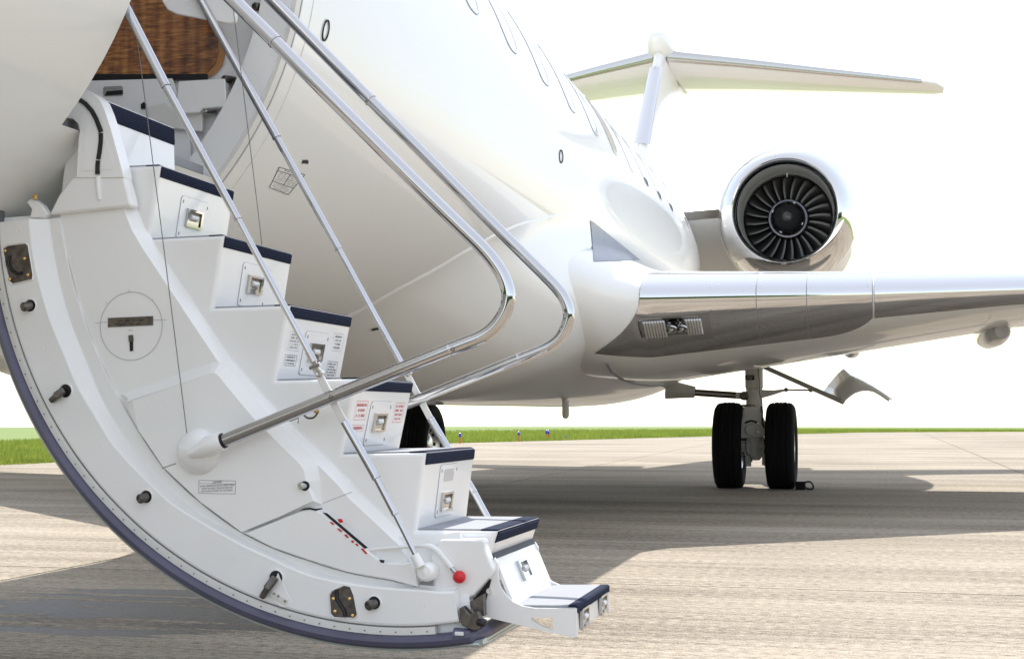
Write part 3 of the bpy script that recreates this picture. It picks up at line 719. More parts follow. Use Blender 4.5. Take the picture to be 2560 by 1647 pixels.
# ---- main landing gear
def tyre(name, c, parent):
    pr = [(-.10, .245), (-.125, .26), (-.148, .31), (-.157, .37), (-.150, .42), (-.132, .452), (-.112, .468), (-.078, .476), (-.074, .469), (-.066, .469), (-.062, .478), (-.026, .481), (-.022, .472), (-.014, .472), (-.010, .481)]
    pr = pr+[(-a, r) for a, r in reversed(pr)]
    o = lathe(name, c, EX, pr, 'tyre', parent, n=64, smooth=40)
    for q in o.data.vertices:
        if q.co.z < .002: q.co.z = .002
    return o
def gear(sx, mir, detail):
    def X(x): return 2*XC-x if mir else x
    yg, zc = 15.95, .452
    g = empty('main_landing_gear', (X(-1.24), yg, 0), jet)
    for x, sd in ((-1.52, -1), (-.96, 1)):
        s = -sd if mir else sd
        tyre('tyre', (X(x), yg, zc), g)
        lathe('rim', (X(x), yg, zc), EX*s, [(-.12, .25), (.0, .24), (.06, .22), (.118, .235), (.126, .25), (.132, .24), (.10, .2), (.07, .12), (.09, .10), (.10, .06), (.10, 0)], 'steel', g, n=32)
        lathe('rim', (X(x), yg, zc), EX*-s, [(-.12, .25), (.0, .24), (.06, .22), (.118, .235), (.126, .25), (.132, .24), (.10, .2), (.05, .12), (.05, 0)], 'steel', g, n=32)
        for k in range(9):
            a = 2*math.pi*k/9; p = Vector((X(x)+s*.085, yg+.165*math.cos(a), zc+.165*math.sin(a))); lathe('rim_hole', p, EX*s, [(.0, .022), (.012, .022), (.013, 0)], 'black', g, n=12)
    xs_ = X(-1.25)
    lathe('strut', (xs_, yg+.02, 0), EZ, [(.30, .05), (.34, .085), (.62, .10), (.72, .085), (.80, .088), (.81, .096), (.85, .096), (.86, .09), (1.08, .09), (1.09, .098), (1.5, .098)], 'satin_white', g, n=28)
    tube('axle', [(X(-1.45), yg, zc), (X(-1.03), yg, zc)], .06, 'satin_white', g)
    if not detail: return g
    Y = yg-.13
    z4 = lambda pts: sc(pts, .2715, 1650, 880)
    prism('axle_fork', WL(z4([(745, 620), (760, 560), (770, 500), (915, 500), (925, 560), (950, 620), (970, 680), (1000, 684), (1000, 765), (935, 782), (768, 790), (716, 790), (660, 800), (700, 745), (722, 735)]), Y), (0, .2, 0), 'satin_white', g, bev=.012)
    a = W(*z4([(840, 715)])[0], y=Y-.005)
    lathe('axle_cap', a, -EY, [(-.01, .065), (.02, .065), (.03, .055), (.03, .047), (.036, .045), (.038, 0)], 'satin_white', g, n=28)
    prism('axle_recess', WL(z4([(775, 660), (790, 635), (840, 622), (890, 635), (915, 662), (890, 655), (840, 640), (795, 655)]), Y-.002), (0, -.003, 0), 'black', g)
    prism('data_plate', WL(z4([(783, 212), (868, 212), (868, 256), (783, 256)]), yg-.083), (0, -.004, 0), 'black', g)
    quads('data_print', W(*z4([(825, 235)])[0], y=yg-.089), EX, EZ, textrows(-.035, .035, -.02, .02, 2, random.Random(2), .5), 'plate_white', g, -EY, .001)
    lathe('strut_clamp', W(*z4([(840, 492)])[0], y=yg+.02), EZ, [(-.012, .092), (-.012, .102), (.012, .102), (.012, .092)], 'dark_metal', g, n=24)
    # brake units and lower torque links
    for (u, t, r) in ((800, 900, .028), (815, 1000, .03), (955, 900, .022), (978, 1000, .022)):
        lathe('brake_unit', W(*z4([(u, t)])[0], y=yg-.02), EZ, [(-.06, .0), (-.06, r), (-.01, r), (-.008, r*1.3), (.05, r*1.2), (.05, 0)], 'satin_white', g, n=14)
    for u in (808, 955): bar('torque_link', W(*z4([(u, 780)])[0], y=yg-.03), W(*z4([(u, 1040)])[0], y=yg-.03), .035, .03, EY, 'satin_white', g, bev=.005)
    lathe('piston', W(*z4([(880, 840)])[0], y=yg), EZ, [(-.07, .0), (-.07, .03), (-.01, .05), (.05, .055)], 'steel', g, n=20)
    tube('brake_line', [W(*p, y=yg-.1) for p in z4([(905, 150), (915, 260), (918, 380), (940, 470), (945, 580)])], .006, 'dark_metal', g, n=8)
    for k_, pts_ in enumerate(([(770, 505), (745, 560), (735, 640), (728, 730)], [(930, 500), (945, 570), (940, 650), (960, 700)], [(800, 790), (790, 850), (800, 930), (830, 960), (848, 1010)], [(950, 790), (968, 860), (960, 930)])):
        tube('hydraulic_hose', smooth_pts(WL(z4(pts_), Y-.012), 5), .0065, 'black_rubber' if k_ % 2 else 'dark_metal', g, n=8)
    for tz in (560, 655, 735): lathe('fork_bolt', W(*z4([(900 if tz > 600 else 790, tz)])[0], y=Y-.001), -EY, [(0, .010), (.008, .010), (.009, 0)], 'steel', g, n=8)
    # side brace
    a, b = W(*z4([(320, 372)])[0], y=yg), W(*z4([(705, 398)])[0], y=yg)
    for dz in (.022, -.022): tube('side_brace', [a+EZ*dz, b+EZ*dz], .016, 'dark_metal', g, n=12)
    tube('side_brace', [a, b], .012, 'satin_white', g, n=10)
    p0, p1 = W(*z4([(60, 340)])[0], y=yg), W(*z4([(322, 368)])[0], y=yg)
    tube('brace_housing', [p0, p0+(p1-p0)*.5, p1], [.11, .085, .062], 'satin_white', g, n=20)
    lathe('brace_pivot', W(*z4([(775, 402)])[0], y=yg-.1), -EY, [(-.05, .05), (.0, .05), (.01, .035), (.03, .03), (.03, 0)], 'dark_metal', g, n=16)
    bar('brace_lug', W(*z4([(700, 400)])[0], y=yg-.05), W(*z4([(820, 404)])[0], y=yg-.05), .075, .07, EY, 'satin_white', g, bev=.008)
    # gear door on its arm
    dk = dict(bev=.006)
    bar('gear_door_arm', W(*z4([(940, 128)])[0], y=yg), W(*z4([(1690, 462)])[0], y=yg-.35), .05, .035, EY, 'pod_grey', g, **dk)
    prism('door_bracket', WL(z4([(920, 345), (1040, 350), (1160, 338), (1168, 352), (1040, 395), (930, 425)]), yg-.02), (0, .04, 0), 'satin_white', g, bev=.004)
    tube('door_link', WL(z4([(1160, 346), (1390, 351)]), yg-.05), .010, 'dark_metal', g, n=10)
    for u, t in ((1160, 346), (1388, 350)): lathe('link_joint', W(u*.2715+1650, t*.2715+880, y=yg-.08), -EY, [(-.03, .024), (.0, .024), (.02, .018), (.02, 0)], 'dark_metal', g, n=14)
    A = z4([(1680, 476), (1705, 440), (1740, 408), (1790, 372), (1850, 352), (1910, 348), (1965, 356), (2030, 392), (2110, 448)])
    B = z4([(1512, 362), (1560, 300), (1605, 247), (1645, 200), (1690, 162), (1790, 212), (1900, 285), (2020, 362), (2140, 436)])
    rings = []
    for i in range(9):
        rings.append([Vector(W(*A[i], y=yg-.42)), Vector(W(*A[i], y=yg-.42))*.5+Vector(W(*B[i], y=yg+.25))*.5+Vector((0, 0, .02)), Vector(W(*B[i], y=yg+.25))])
    loft('gear_door', rings, 'white_paint', g, closed=False, smooth=60, solid=.022)
    return g
gear(1, False, True); gear(-1, True, False)
# nose gear: under the cockpit, hidden in the photo by the stair door
ng = empty('nose_landing_gear', (XC, 2.3, 0), jet)
for s in (-1, 1): lathe('tyre', (XC+s*.19, 2.3, .268), EX, [(-.07, .14), (-.09, .18), (-.09, .22), (-.06, .26), (0, .267), (.06, .26), (.09, .22), (.09, .18), (.07, .14)], 'tyre', ng, n=40)
tube('strut', [(XC, 2.3, .27), (XC, 2.3, 1.5)], .055, 'satin_white', ng); tube('axle', [(XC-.22, 2.3, .268), (XC+.22, 2.3, .268)], .045, 'satin_white', ng)

# ================================================================== AIRSTAIR DOOR
air = empty('airstair_door', (-1.6, 4.0, .18), jet)
air['label'] = 'lowered white stair door with navy step edges and chrome handrails'
YE = 3.72                                            # plane of the door edge nearest the camera
KX = YE/4.12
AC = Vector((-1.40837*KX, YE, HC+(1.53454-HC)*KX)); AR = 1.42032*KX
def ap(a, off=0., y=YE): return Vector((AC.x+(AR-off)*math.cos(a), y, AC.z+(AR-off)*math.sin(a)))
def aang(px, py): p = W(px, py, y=YE); return math.atan2(p.z-AC.z, p.x-AC.x)
aT = aang(12, 520); aB = aang(1185, 1612)
if aT > 0: aT -= 2*math.pi
def sweep(name, prof, a0, a1, m_, k=90, **kw):
    """prof: (inset from the skin, y); closed loop swept round the door edge"""
    rings = [[ap(a0+(a1-a0)*i/k, d, y) for d, y in prof] for i in range(k+1)]
    return loft(name, rings, m_, air, caps=True, smooth=kw.pop('smooth', 40), **kw)
YD = 4.60
sweep('door_skin', [(0, YE+.01), (.0, YE), (.006, YE-.002), (.012, YE+.004), (.012, YD), (0, YD)], aT, aB+.02, 'skin_edge')
sweep('door_seal', [(.008, YE+.02), (.007, YE-.006), (.014, YE-.018), (.026, YE-.022), (.036, YE-.017), (.042, YE-.004), (.042, YE+.02)], aT, aB, 'seal_rubber')
aS = aang(1090, 1583)
sweep('seal_retainer', [(.041, YE+.02), (.041, YE-.003), (.043, YE-.006), (.060, YE-.006), (.062, YE-.003), (.062, YE+.02)], aT, aS, 'satin_white')
sweep('seal_groove', [(.062, YE+.03), (.062, YE+.004), (.068, YE+.004), (.068, YE+.03)], aT, aS, 'text_grey')
aR = aang(1150, 1560); aR2 = aang(1120, 1560)
def table(pts, y):
    out = []
    for q in pts:
        p = W(*q, y=y); t = math.atan2(p.z-AC.z, p.x-AC.x); t = t-2*math.pi if t > 0 else t
        out.append((t, AR-math.hypot(p.x-AC.x, p.z-AC.z)))
    return sorted(out)
def look(tb, a):
    if a <= tb[0][0]: return tb[0][1]
    for (t0, o0), (t1, o1) in zip(tb, tb[1:]):
        if t0 <= a <= t1: return o0+(o1-o0)*(a-t0)/(t1-t0)
    return tb[-1][1]
BND = [(148, 541), (162, 625), (199, 767), (240, 880), (290, 983), (345, 1078), (407, 1170), (500, 1257), (603, 1332), (680, 1370), (769, 1401), (870, 1432), (978, 1451), (1049, 1472)]
T1 = table([(74, 541), (81, 615), (111, 750), (162, 885), (197, 968), (240, 1040), (282, 1108), (360, 1192), (425, 1254), (490, 1296), (565, 1339), (675, 1393), (768, 1435), (876, 1458), (976, 1470), (1049, 1474), (1120, 1480)], YE-.006)
T2 = table([(120, 544), (135, 649), (162, 767), (212, 899), (262, 1017), (311, 1098), (379, 1180), (457, 1253), (564, 1331), (675, 1385), (768, 1425), (876, 1449), (976, 1463), (1049, 1473), (1120, 1480)], YE+.026)
T3 = table(BND, YE+.03)
rings = []
for i in range(131):
    a = aT+.035+(aR-aT-.035)*i/130; o1, o2, o3 = look(T1, a), look(T2, a), look(T3, a); o2 = max(o2, o1+.005); o3 = max(o3, o2+.004)
    rings.append([ap(a, d, YE+y) for d, y in ((.066, .05), (.066, .001), (.069, -.004), (.074, -.006), (o1-.004, -.006), (o1, -.004), (o1+.001, -.002), (o2-.001, .026), (o2, .029), (o2+.002, .030), (o3, .030), (o3+.002, .06))])
loft('door_rim', rings, 'stair_white', air, caps=True, smooth=17)
sweep('door_backing', [(.012, YE+.05), (.012, YE+.02), (.30, YE+.055), (.30, YE+.12)], aT+.02, aB, 'stair_white')
# rivets of the retainer
pts = []; nr = []
for i in range(46):
    a = aT+(aS-aT)*(i+.5)/46; pts.append(ap(a, .051, YE-.0065)); nr.append(-EY)
dots('rivets', pts, nr, .0024, 'text_grey', air)
# rubber along the free (outboard) end of the door, running aft under the last step
e0 = ap(aB, .024, YE-.002)
tube('end_seal', [e0-EX*.05+EZ*.002, e0-EX*.015, e0+EY*.05+EX*.012+EZ*.004, e0+EY*.82+EX*.012+EZ*.004], .021, 'seal_rubber', air, n=16)
tube('door_skin', [ap(aB, .002, YE)-EX*.05, ap(aB, .004, YE)+EX*.012, ap(aB, .004, YE)+EX*.022+EY*.05, ap(aB, .004, YE)+EX*.022+EY*.82], .006, 'skin_edge', air, n=10)
v_, f_ = box_vf(W(1148, 1583, y=YE-.024), EX*.012, EY*.003, EZ*.005); mesh('seal_clip', v_, f_, 'plate_white', air, bev=.002)
# --- panels between the rim and the steps
def arc_in(off, a0, a1, y, k=40): return [ap(a0+(a1-a0)*i/k, off, y) for i in range(k+1)]
YS = 3.80
ZIG = [(236, 240), (240, 420), (400, 413), (372, 598), (559, 588), (531, 770), (724, 763), (688, 951), (893, 946), (854, 1135), (1064, 1131), (1041, 1325), (1244, 1327), (1226, 1382), (1215, 1420)]
aI0, aI1 = aang(140, 545), aang(1090, 1500)
if aI0 > 0: aI0 -= 2*math.pi
zig = WL(ZIG, YS)
ain = arc_in(.20, aI1, aI0, YS)
cprism('stair_body', zig+[W(1160, 1490, y=YS)]+ain+[W(150, 480, y=YS), W(170, 300, y=YS)], .50, .012, 'stair_white', air)
# proud cheek panel with its crease running down beside the steps
YP = 3.757
ch = [(126, 530), (196, 436), (305, 437), (318, 500), (345, 566), (372, 612), (560, 893), (640, 985), (720, 1066), (805, 1145), (860, 1200), (880, 1226), (1015, 1352), (1030, 1380), (1030, 1440)]
bnd = WL(BND, YP)[::-1]
cprism('cheek_panel', WL(ch[:-1], YP)+bnd, .05, .022, 'stair_white', air, 1, .038, wts=[1]*(len(ch)-1)+[.15]*len(bnd))
YQ = 3.731
aM0, aM1 = aang(300, 960), aang(610, 1330)
am = lambda px, py: (aang(px, py)-2*math.pi) if aang(px, py) > 0 else aang(px, py)
mp_ = [(310, 978), (405, 945), (520, 905), (540, 903), (560, 913), (590, 950), (650, 1022), (720, 1092), (765, 1135), (785, 1162), (792, 1200), (797, 1262), (760, 1268), (700, 1287)]
bq = [(603, 1331), (500, 1255), (407, 1168), (345, 1076), (292, 985)]
cprism('access_panel', WL(mp_[:-2]+[(700, 1292)]+bq, YQ), .03, .032, 'stair_white', air, 1, .025, wts=[1]*(len(mp_)-3)+[.5, .06]+[.06]*4+[1])
lp = [(612, 1333), (700, 1298), (752, 1277), (768, 1272), (790, 1275), (806, 1283), (830, 1303), (900, 1362), (955, 1405), (1010, 1408), (1030, 1402), (1040, 1440), (1044, 1466)]
cprism('access_panel', WL(lp+[(978, 1449), (870, 1430), (769, 1399), (680, 1368)], YQ), .03, .004, 'stair_white', air, 2)
prism('panel_gap', WL([(748, 1276), (760, 1270), (775, 1268), (790, 1271), (806, 1269), (806, 1272), (790, 1276), (775, 1273), (762, 1274)], YQ-.0008), (0, -.0012, 0), 'black', air)
prism('handle_slot', WL([(806, 1280), (818, 1282), (920, 1368), (912, 1371)], YQ-.0008), (0, -.0012, 0), 'black', air)
prism('handle_slot', WL([(948, 1398), (962, 1399), (960, 1406), (952, 1405)], YQ-.0008), (0, -.0015, 0), 'black', air)
for (u, t) in ((850, 1302),): prism('red_mark', WL([(u-7, t-5), (u+4, t-6), (u+9, t+2), (u, t+5)], YQ-.0008), (0, -.0012, 0), 'red', air)
for (a, b) in (((824, 1304), (836, 1311)), ((842, 1320), (856, 1329)), ((860, 1335), (872, 1344)), ((878, 1350), (884, 1356)), ((888, 1358), (896, 1364)), ((902, 1370), (918, 1384))):
    prism('red_mark', WL([a, (a[0]+6, a[1]), (b[0]+1, b[1]-1), (b[0]-4, b[1])], YQ-.0008), (0, -.0012, 0), 'red', air)
def seam(pts, y, r=.0012, m_='grey_line'): tube('panel_seam', WL(pts, y), r, m_, air, n=6)
seam([(405, 1170), (440, 1158)], YQ-.0002, .0012, 'text_grey'); seam([(808, 1257), (880, 1229)], YP-.0002, .001); 
# circular access cover
dc = W(328, 815, y=YP); 
lathe('round_cover', dc+EY*.001, -EY, [(-.001, 0), (-.001, .0985), (.0012, .0985), (.0012, .097), (.0004, .0965), (.0004, 0)], 'stair_white', air, n=64)
lathe('cover_edge', dc, -EY, [(.0008, .0995), (.0014, .0992), (.0014, .0978), (.0008, .0975)], 'grey_line', air, n=64)
prism('cover_slot', WL([(270, 795), (383, 790), (383, 813), (270, 818)], YP-.0008), (0, -.0012, 0), 'dark_metal', air)
quads('cover_slot', W(327, 804, y=YP-.0025), EX, EZ, [(-.05+.022*k+.011*(j % 2), -.007+.0095*j, -.036+.022*k+.011*(j % 2), -.005+.0095*j) for k in range(4) for j in range(2)], 'black', air, -EY, .0003)
seam([(238, 807), (268, 805)], YP-.001, .0007); seam([(384, 800), (416, 799)], YP-.001, .0007)
quads('cover_print', W(326, 825, y=YP-.0012), EX, EZ, textrows(-.007, .007, -.003, .003, 1, random.Random(1), .5), 'text_black', air, -EY, .0005)
prism('cover_latch', WL([(322, 838), (333, 837), (334, 853), (323, 854)], YP-.0008), (0, -.003, 0), 'dark_metal', air)
prism('cover_latch', WL([(324, 854), (333, 853), (333, 877), (325, 878)], YP-.0008), (0, -.0012, 0), 'black', air)
for (u, t) in ((323, 726), (266, 756), (382, 750)): lathe('screw', W(u, t, y=YP), -EY, [(-.001, .003), (.001, .003), (.001, 0)], 'satin_white', air, n=10)
# hinge arm (gooseneck) with its rubber strip
YG = 3.735
z1 = lambda pts: sc(pts, .3636, 0, 0)
arm = z1([(440, 1320), (395, 1370), (500, 1222), (525, 1215), (540, 960), (548, 900), (530, 850), (490, 815), (440, 812), (425, 850), (420, 830), (440, 770), (500, 680), (545, 640), (590, 620), (640, 640), (690, 690), (720, 760), (760, 880), (835, 1155), (850, 1215), (880, 1300), (890, 1400), (400, 1400)])
arm = z1([(500, 1222), (525, 1215), (540, 960), (548, 900), (535, 850), (500, 818), (450, 812), (424, 830), (440, 770), (500, 680), (545, 640), (590, 620), (640, 640), (690, 690), (720, 760), (760, 880), (835, 1155), (850, 1220)])
prism('hinge_arm', WL(arm, YG), (0, .055, 0), 'stair_white', air, bev=.010, seg=3)
prism('hinge_arm', WL(z1([(500, 1210), (850, 1205), (885, 1330), (905, 1420), (330, 1480), (400, 1340)]), YG+.004), (0, .05, 0), 'stair_white', air, bev=.010, seg=3)
arm_in = z1([(575, 1180), (560, 1160), (590, 880), (610, 850), (655, 835), (690, 860), (745, 1000), (785, 1140), (770, 1165)])
prism('arm_panel', WL(arm_in, YG), (0, -.0015, 0), 'stair_white', air, bev=.0008, seg=2)
def strip(pts, wd_, y, th, m_, name):
    P = WL(pts, y); L = []; Rr = []
    for i, p in enumerate(P):
        t = (P[min(i+1, len(P)-1)]-P[max(i-1, 0)]).normalized(); s = Vector((t.z, 0, -t.x)); L.append(p+s*wd_/2); Rr.append(p-s*wd_/2)
    return prism(name, L+Rr[::-1], (0, -th, 0), m_, air)
strip(z1([(500, 668), (545, 685), (590, 715), (635, 765), (665, 820), (688, 880), (698, 910)]), .0125, YG, .006, 'black_rubber', 'rubber_strip')
strip(z1([(698, 918), (697, 980), (688, 1050), (680, 1098)]), .0125, YG, .006, 'black_rubber', 'rubber_strip')
strip(z1([(678, 1106), (675, 1150), (674, 1200)]), .0125, YG, .006, 'black_rubber', 'rubber_strip')
tube('arm_boss', WL(z1([(675, 1215), (678, 1290), (684, 1375)]), YG+.003), [.0085, .0085, .006], 'stair_white', air, n=14)
# small hinge fitting by the rim's upper end
prism('hinge_lug', WL(z1([(180, 1390), (205, 1365), (240, 1370), (290, 1410), (325, 1470), (300, 1500), (200, 1500), (215, 1440)]), YE+.01), (0, .03, 0), 'stair_white', air, bev=.005)
lathe('hinge_bolt', W(*z1([(240, 1365)])[0], y=YE+.008), (.3, -.3, 1), [(0, .008), (.012, .007), (.014, 0)], 'gold_screw', air, n=10)
# --- steps: carpet nosings, treads, lights
YF = 4.300
def riser(i):
    T, B = zig[i], zig[i+1]; e2 = (T-B).normalized(); n_ = EY.cross(e2).normalized()
    if n_.x < 0: n_ = -n_
    return T, B, e2, n_
def nosing(T, prev, e2, n_, h=.034, back=.05):
    e = (T-prev).normalized()          # tread direction, outboard
    r = .012; prof = []
    o = .004
    prof = [T-e*back+EZ*o, T-e*r+EZ*o]
    for k in range(1, 5):
        a = math.pi/2*(1-k/5); prof.append(T-e*r-EZ*r+e*(r+o)*math.cos(a)+EZ*(r+o)*math.sin(a))
    q = T-e2*h; prof += [T-e2*r+n_*o, q+n_*o*1.1+e2*.004, q+n_*o*.4, q-n_*.002, T-e2*.008-e*.008-n_*.004, T-e*back-EZ*.004]
    p = [Vector((a.x, YS+.010, a.z)) for a in prof]
    return prism('step_nosing', p, (0, YF-YS-.012, 0), 'navy_carpet', air, smooth=40)
NOS = [0, 2, 4, 6, 8, 10, 12]
for k, i in enumerate(NOS):
    T, B, e2, n_ = riser(i); prev = zig[i-1] if i else T-EX*.2
    nosing(T, prev, e2, n_, .034 if k else .058)
    if i:
        e = (T-prev).normalized(); q = [prev+e*.004, T-e*.045]
        prism('tread_carpet', [Vector((p.x, YS+.012, p.z-.002)) for p in q]+[Vector((p.x, YF-.003, p.z-.002)) for p in reversed(q)], (0, 0, .006), 'grey_wool', air)
def step_lamp(o, e1, e2, n_, s=.105, sh=.056):
    """square bezel, dark well, polished reflector and lamp"""
    k_ = s/sh; e1 = e1*k_; h = sh/2; t = sh*.12
    rects = [(-h, -h, h, -h+t), (-h, h-t, h, h), (-h, -h+t, -h+t, h-t), (h-t, -h+t, h, h-t)]
    vf = [box_vf(o+e1*(a+c)/2+e2*(b+d)/2+n_*.003, e1*(c-a)/2, e2*(d-b)/2, n_*.004) for a, b, c, d in rects]
    v, f = join_vf(vf); fr = mesh('lamp_bezel', v, f, 'rail_chrome', air)
    g = h-t
    plate('lamp_well', o, e1, e2, n_, [(-g, -g), (g, -g), (g, g), (-g, g)], .0012, 'dark_metal', air)
    plate('lamp_reflector', o, e1, e2, n_, [(-g, -g), (g, -g), (g*.95, -g*.35), (-g*.95, -g*.35)], .003, 'rail_chrome', air)
    plate('lamp_reflector', o, e1, e2, n_, [(g*.35, -g*.35), (g*.95, -g*.35), (g*.95, g*.55), (g*.35, g*.55)], .003, 'steel', air)
    tube('lamp', [o+n_*.004-e1*g*.8+e2*g*.15, o+n_*.004+e1*g*.3+e2*g*.15], sh*.15, 'satin_white', air, n=10)
def light_plate(T, B, e2, n_, yc, tc, w_=.125, h_=.150, up=0., tall=False):
    o = Vector((T.x, yc, T.z))-e2*tc; e1 = EY
    plate('plate_edge', o+n_*.0004, e1, e2, n_, rrect(w_+.003, h_+.003, .013), .0008, 'grey_line', air)
    plate('light_plate', o, e1, e2, n_, rrect(w_, h_, .012), .003, 'stair_white', air, bev=.001, seg=2)
    for a in (-1, 1):
        for b in (-1, 1): plate('plate_screw', o+e1*a*(w_/2-.012)+e2*b*(h_/2-.016)+n_*.003, e1, e2, n_, rrect(.004, .010, .0018, 2), .0008, 'dark_metal', air)
    step_lamp(o+n_*.003+e2*up, e1, e2, n_)
    return o, e1
rr = random.Random(11)
for k, i in enumerate(NOS[1:6]):
    T, B, e2, n_ = riser(i); L = (T-B).length
    if k < 4:
        o, e1 = light_plate(T, B, e2, n_, 4.05, L*.60, .185, .130, .004)
    else:
        o, e1 = light_plate(T, B, e2, n_, 4.045, L*.54, .175, .150, -.032)
        plate('plate_window', o+n_*.003+e2*.045, e1, e2, n_, rrect(.095, .036, .006), .001, 'window_shade', air)
    def placard(nm, c, w_, h_, rows, m_, t=.0012, head=0):
        rc = outline(-w_/2, -h_/2, w_/2, h_/2, t)
        if head: rc.append((-w_/2, -h_/2+head, w_/2, -h_/2+head+t))
        quads(nm, c, -e1, -e2, rc, m_, air, n_, .0008)
        quads('placard_print', c, -e1, -e2, textrows(-w_*.42, w_*.42, -h_*.42, h_*.42-(0), rows, rr, .55), m_, air, n_, .0008)
    c0 = Vector((T.x, 0, T.z))
    if k == 2:
        placard('placard', c0+EY*3.885-e2*L*.46, .08, .055, 5, 'text_grey', .0006); placard('placard', c0+EY*3.88-e2*L*.72, .085, .032, 3, 'text_black')
        placard('placard', c0+EY*4.225-e2*L*.40, .085, .055, 4, 'text_grey', .0006); placard('placard', c0+EY*4.215-e2*L*.80, .085, .052, 5, 'text_black')
    if k == 3:
        placard('placard', c0+EY*3.885-e2*L*.42, .095, .055, 3, 'text_red', .001); placard('placard', c0+EY*3.885-e2*L*.66, .095, .02, 1, 'text_red', .0008)
        placard('placard', c0+EY*4.225-e2*L*.45, .085, .062, 4, 'text_red', .001)
# caution placard
cp = W(543, 1217, y=YQ)
quads('caution_placard', cp, EX, EZ, outline(-.056, -.0185, .056, .0185, .0009)+[(-.056, .009, .056, .0097)], 'text_black', air, -EY, .0008)
ex_ = (W(594, 1215, y=YQ)-W(492, 1219, y=YQ)).normalized()
text('caution_print', 'CAUTION', cp+EZ*.0138, ex_, EZ, -EY, .027, 'text_black', air, .001, .0058)
for k, t_ in enumerate(('DURING MAINTENANCE DO NOT OPERATE DOOR', 'WHEN THE CABLES, TENSATOR SPRING OR', 'MOTOR ARE DISCONNECTED OR DISABLED.')):
    text('caution_print', t_, cp+EZ*(.0042-.0072*k), ex_, EZ, -EY, (.104, .094, .096)[k], 'text_black', air, .001, .0046)
# knob on the access panel
kb = W(762, 1214, y=YQ); lathe('door_knob', kb, -EY, [(-.002, .0135), (.001, .0135), (.001, .012)], 'black', air, n=20)
lathe('knob_well', kb, -EY, [(.0006, .0125), (.0008, 0)], 'black', air, n=20); lathe('door_knob', kb, (-.45, -1, .05), [(0, .0085), (.018, .0095), (.02, .008), (.02, 0)], 'steel', air, n=18)
# --- latch fittings on the rim
YR = YE-.006
def ring_hole(c, r):
    lathe('latch_socket', c, -EY, [(-.001, r*1.25), (.003, r*1.22), (.0035, r*1.08), (.0015, r), (-.0005, r)], 'stair_white', air, n=28)
    lathe('socket_well', c, -EY, [(.0006, r), (.0008, 0)], 'black', air, n=24)
def latch_pin(px, py, r=.017, ax=(-.55, -1, -.25), L=.028):
    c = W(px, py, y=YR); ring_hole(c, r)
    lathe('latch_pin', c+EX*r*.1, ax, [(0, r*.72), (L*.55, r*.72), (L*.6, r*.8), (L*.9, r*.8), (L, r*.66), (L, r*.3), (L*.9, 0)], 'dark_metal', air, n=24)
latch_pin(76, 764); latch_pin(366, 1241); latch_pin(936, 1506)
for (u, t, dx, dz) in ((164, 977, -.028, -.022), (690, 1443, -.026, -.040)):
    c = W(u, t, y=YR); ring_hole(c, .019)
    bar('latch_hook', c+Vector((.004, -.012, .003)), c+Vector((dx*.75, -.02, dz*.75)), .021, .016, EY, 'dark_metal', air, bev=.004)
    bar('latch_hook', c+Vector((dx*.55, -.016, dz*.55)), c+Vector((dx*1.35, -.014, dz*1.35)), .016, .02, EY, 'dark_metal', air, bev=.004)
prism('latch_plate', WL(sc([(325, 600), (340, 640), (405, 775), (380, 805), (345, 805), (255, 740), (275, 710)], .4177, 560, 1180), YR), (0, -.0015, 0), 'stair_white', air, bev=.001)
prism('latch_plate', WL(sc([(290, 705), (385, 765), (372, 795), (268, 738)], .4177, 560, 1180), YR-.0015), (0, -.003, 0), 'satin_white', air, bev=.001)
for q in ((300, 725), (325, 740), (365, 770)):
    lathe('plate_screw', W(560+q[0]*.4177, 1180+q[1]*.4177, y=YR-.0046), -EY, [(-.001, .0042), (.001, .004), (.001, 0)], 'steel', air, n=12)
def recess(poly, screws, rib):
    P = WL(poly, YR); prism('recess_plate', P, (0, -.001, 0), 'dark_metal', air)
    cx = sum((p for p in P), Vector())/len(P); v = []; nP = len(P)
    v = [p-EY*.0005 for p in P]+[cx+(p-cx)*1.10-EY*.0005 for p in P]+[cx+(p-cx)*1.06-EY*.004 for p in P]
    mesh('recess_frame', v, [[i, (i+1) % nP, (i+1) % nP+2*nP, i+2*nP] for i in range(nP)]+[[i+2*nP, (i+1) % nP+2*nP, (i+1) % nP+nP, i+nP] for i in range(nP)], 'stair_white', air, smooth=30)
    for u, t in screws: lathe('brass_screw', W(u, t, y=YR-.001), (.3, -1, .1), [(0, .0042), (.007, .004), (.008, 0)], 'gold_screw', air, n=12)
    tube('recess_lever', WL(rib, YR-.004), .0045, 'black_rubber', air, n=10)
z2 = lambda pts: sc(pts, .3376, 0, 480)
recess(z2([(25, 420), (60, 400), (185, 385), (205, 400), (240, 610), (235, 645), (95, 678), (75, 660), (45, 540)]), z2([(42, 438), (185, 495), (210, 615), (75, 648)]), z2([(70, 470), (58, 530), (85, 580), (125, 605), (160, 600)]))
z6 = lambda pts: sc(pts, .4177, 560, 1180)
recess(z6([(635, 735), (650, 712), (720, 680), (755, 688), (775, 740), (795, 850), (780, 868), (660, 865), (642, 845)]), z6([(655, 755), (752, 755), (665, 830), (770, 855)]), z6([(672, 700), (675, 760), (700, 800), (720, 830), (722, 862)]))
for q in ((45, 577), (114, 867), (254, 1122), (581, 1398), (1058, 1510)):
    lathe('rim_screw', W(*q, y=YR), -EY, [(-.001, .0078), (.0012, .0075), (.0012, .0055), (.0004, .005), (.0004, 0)], 'stair_white', air, n=20)
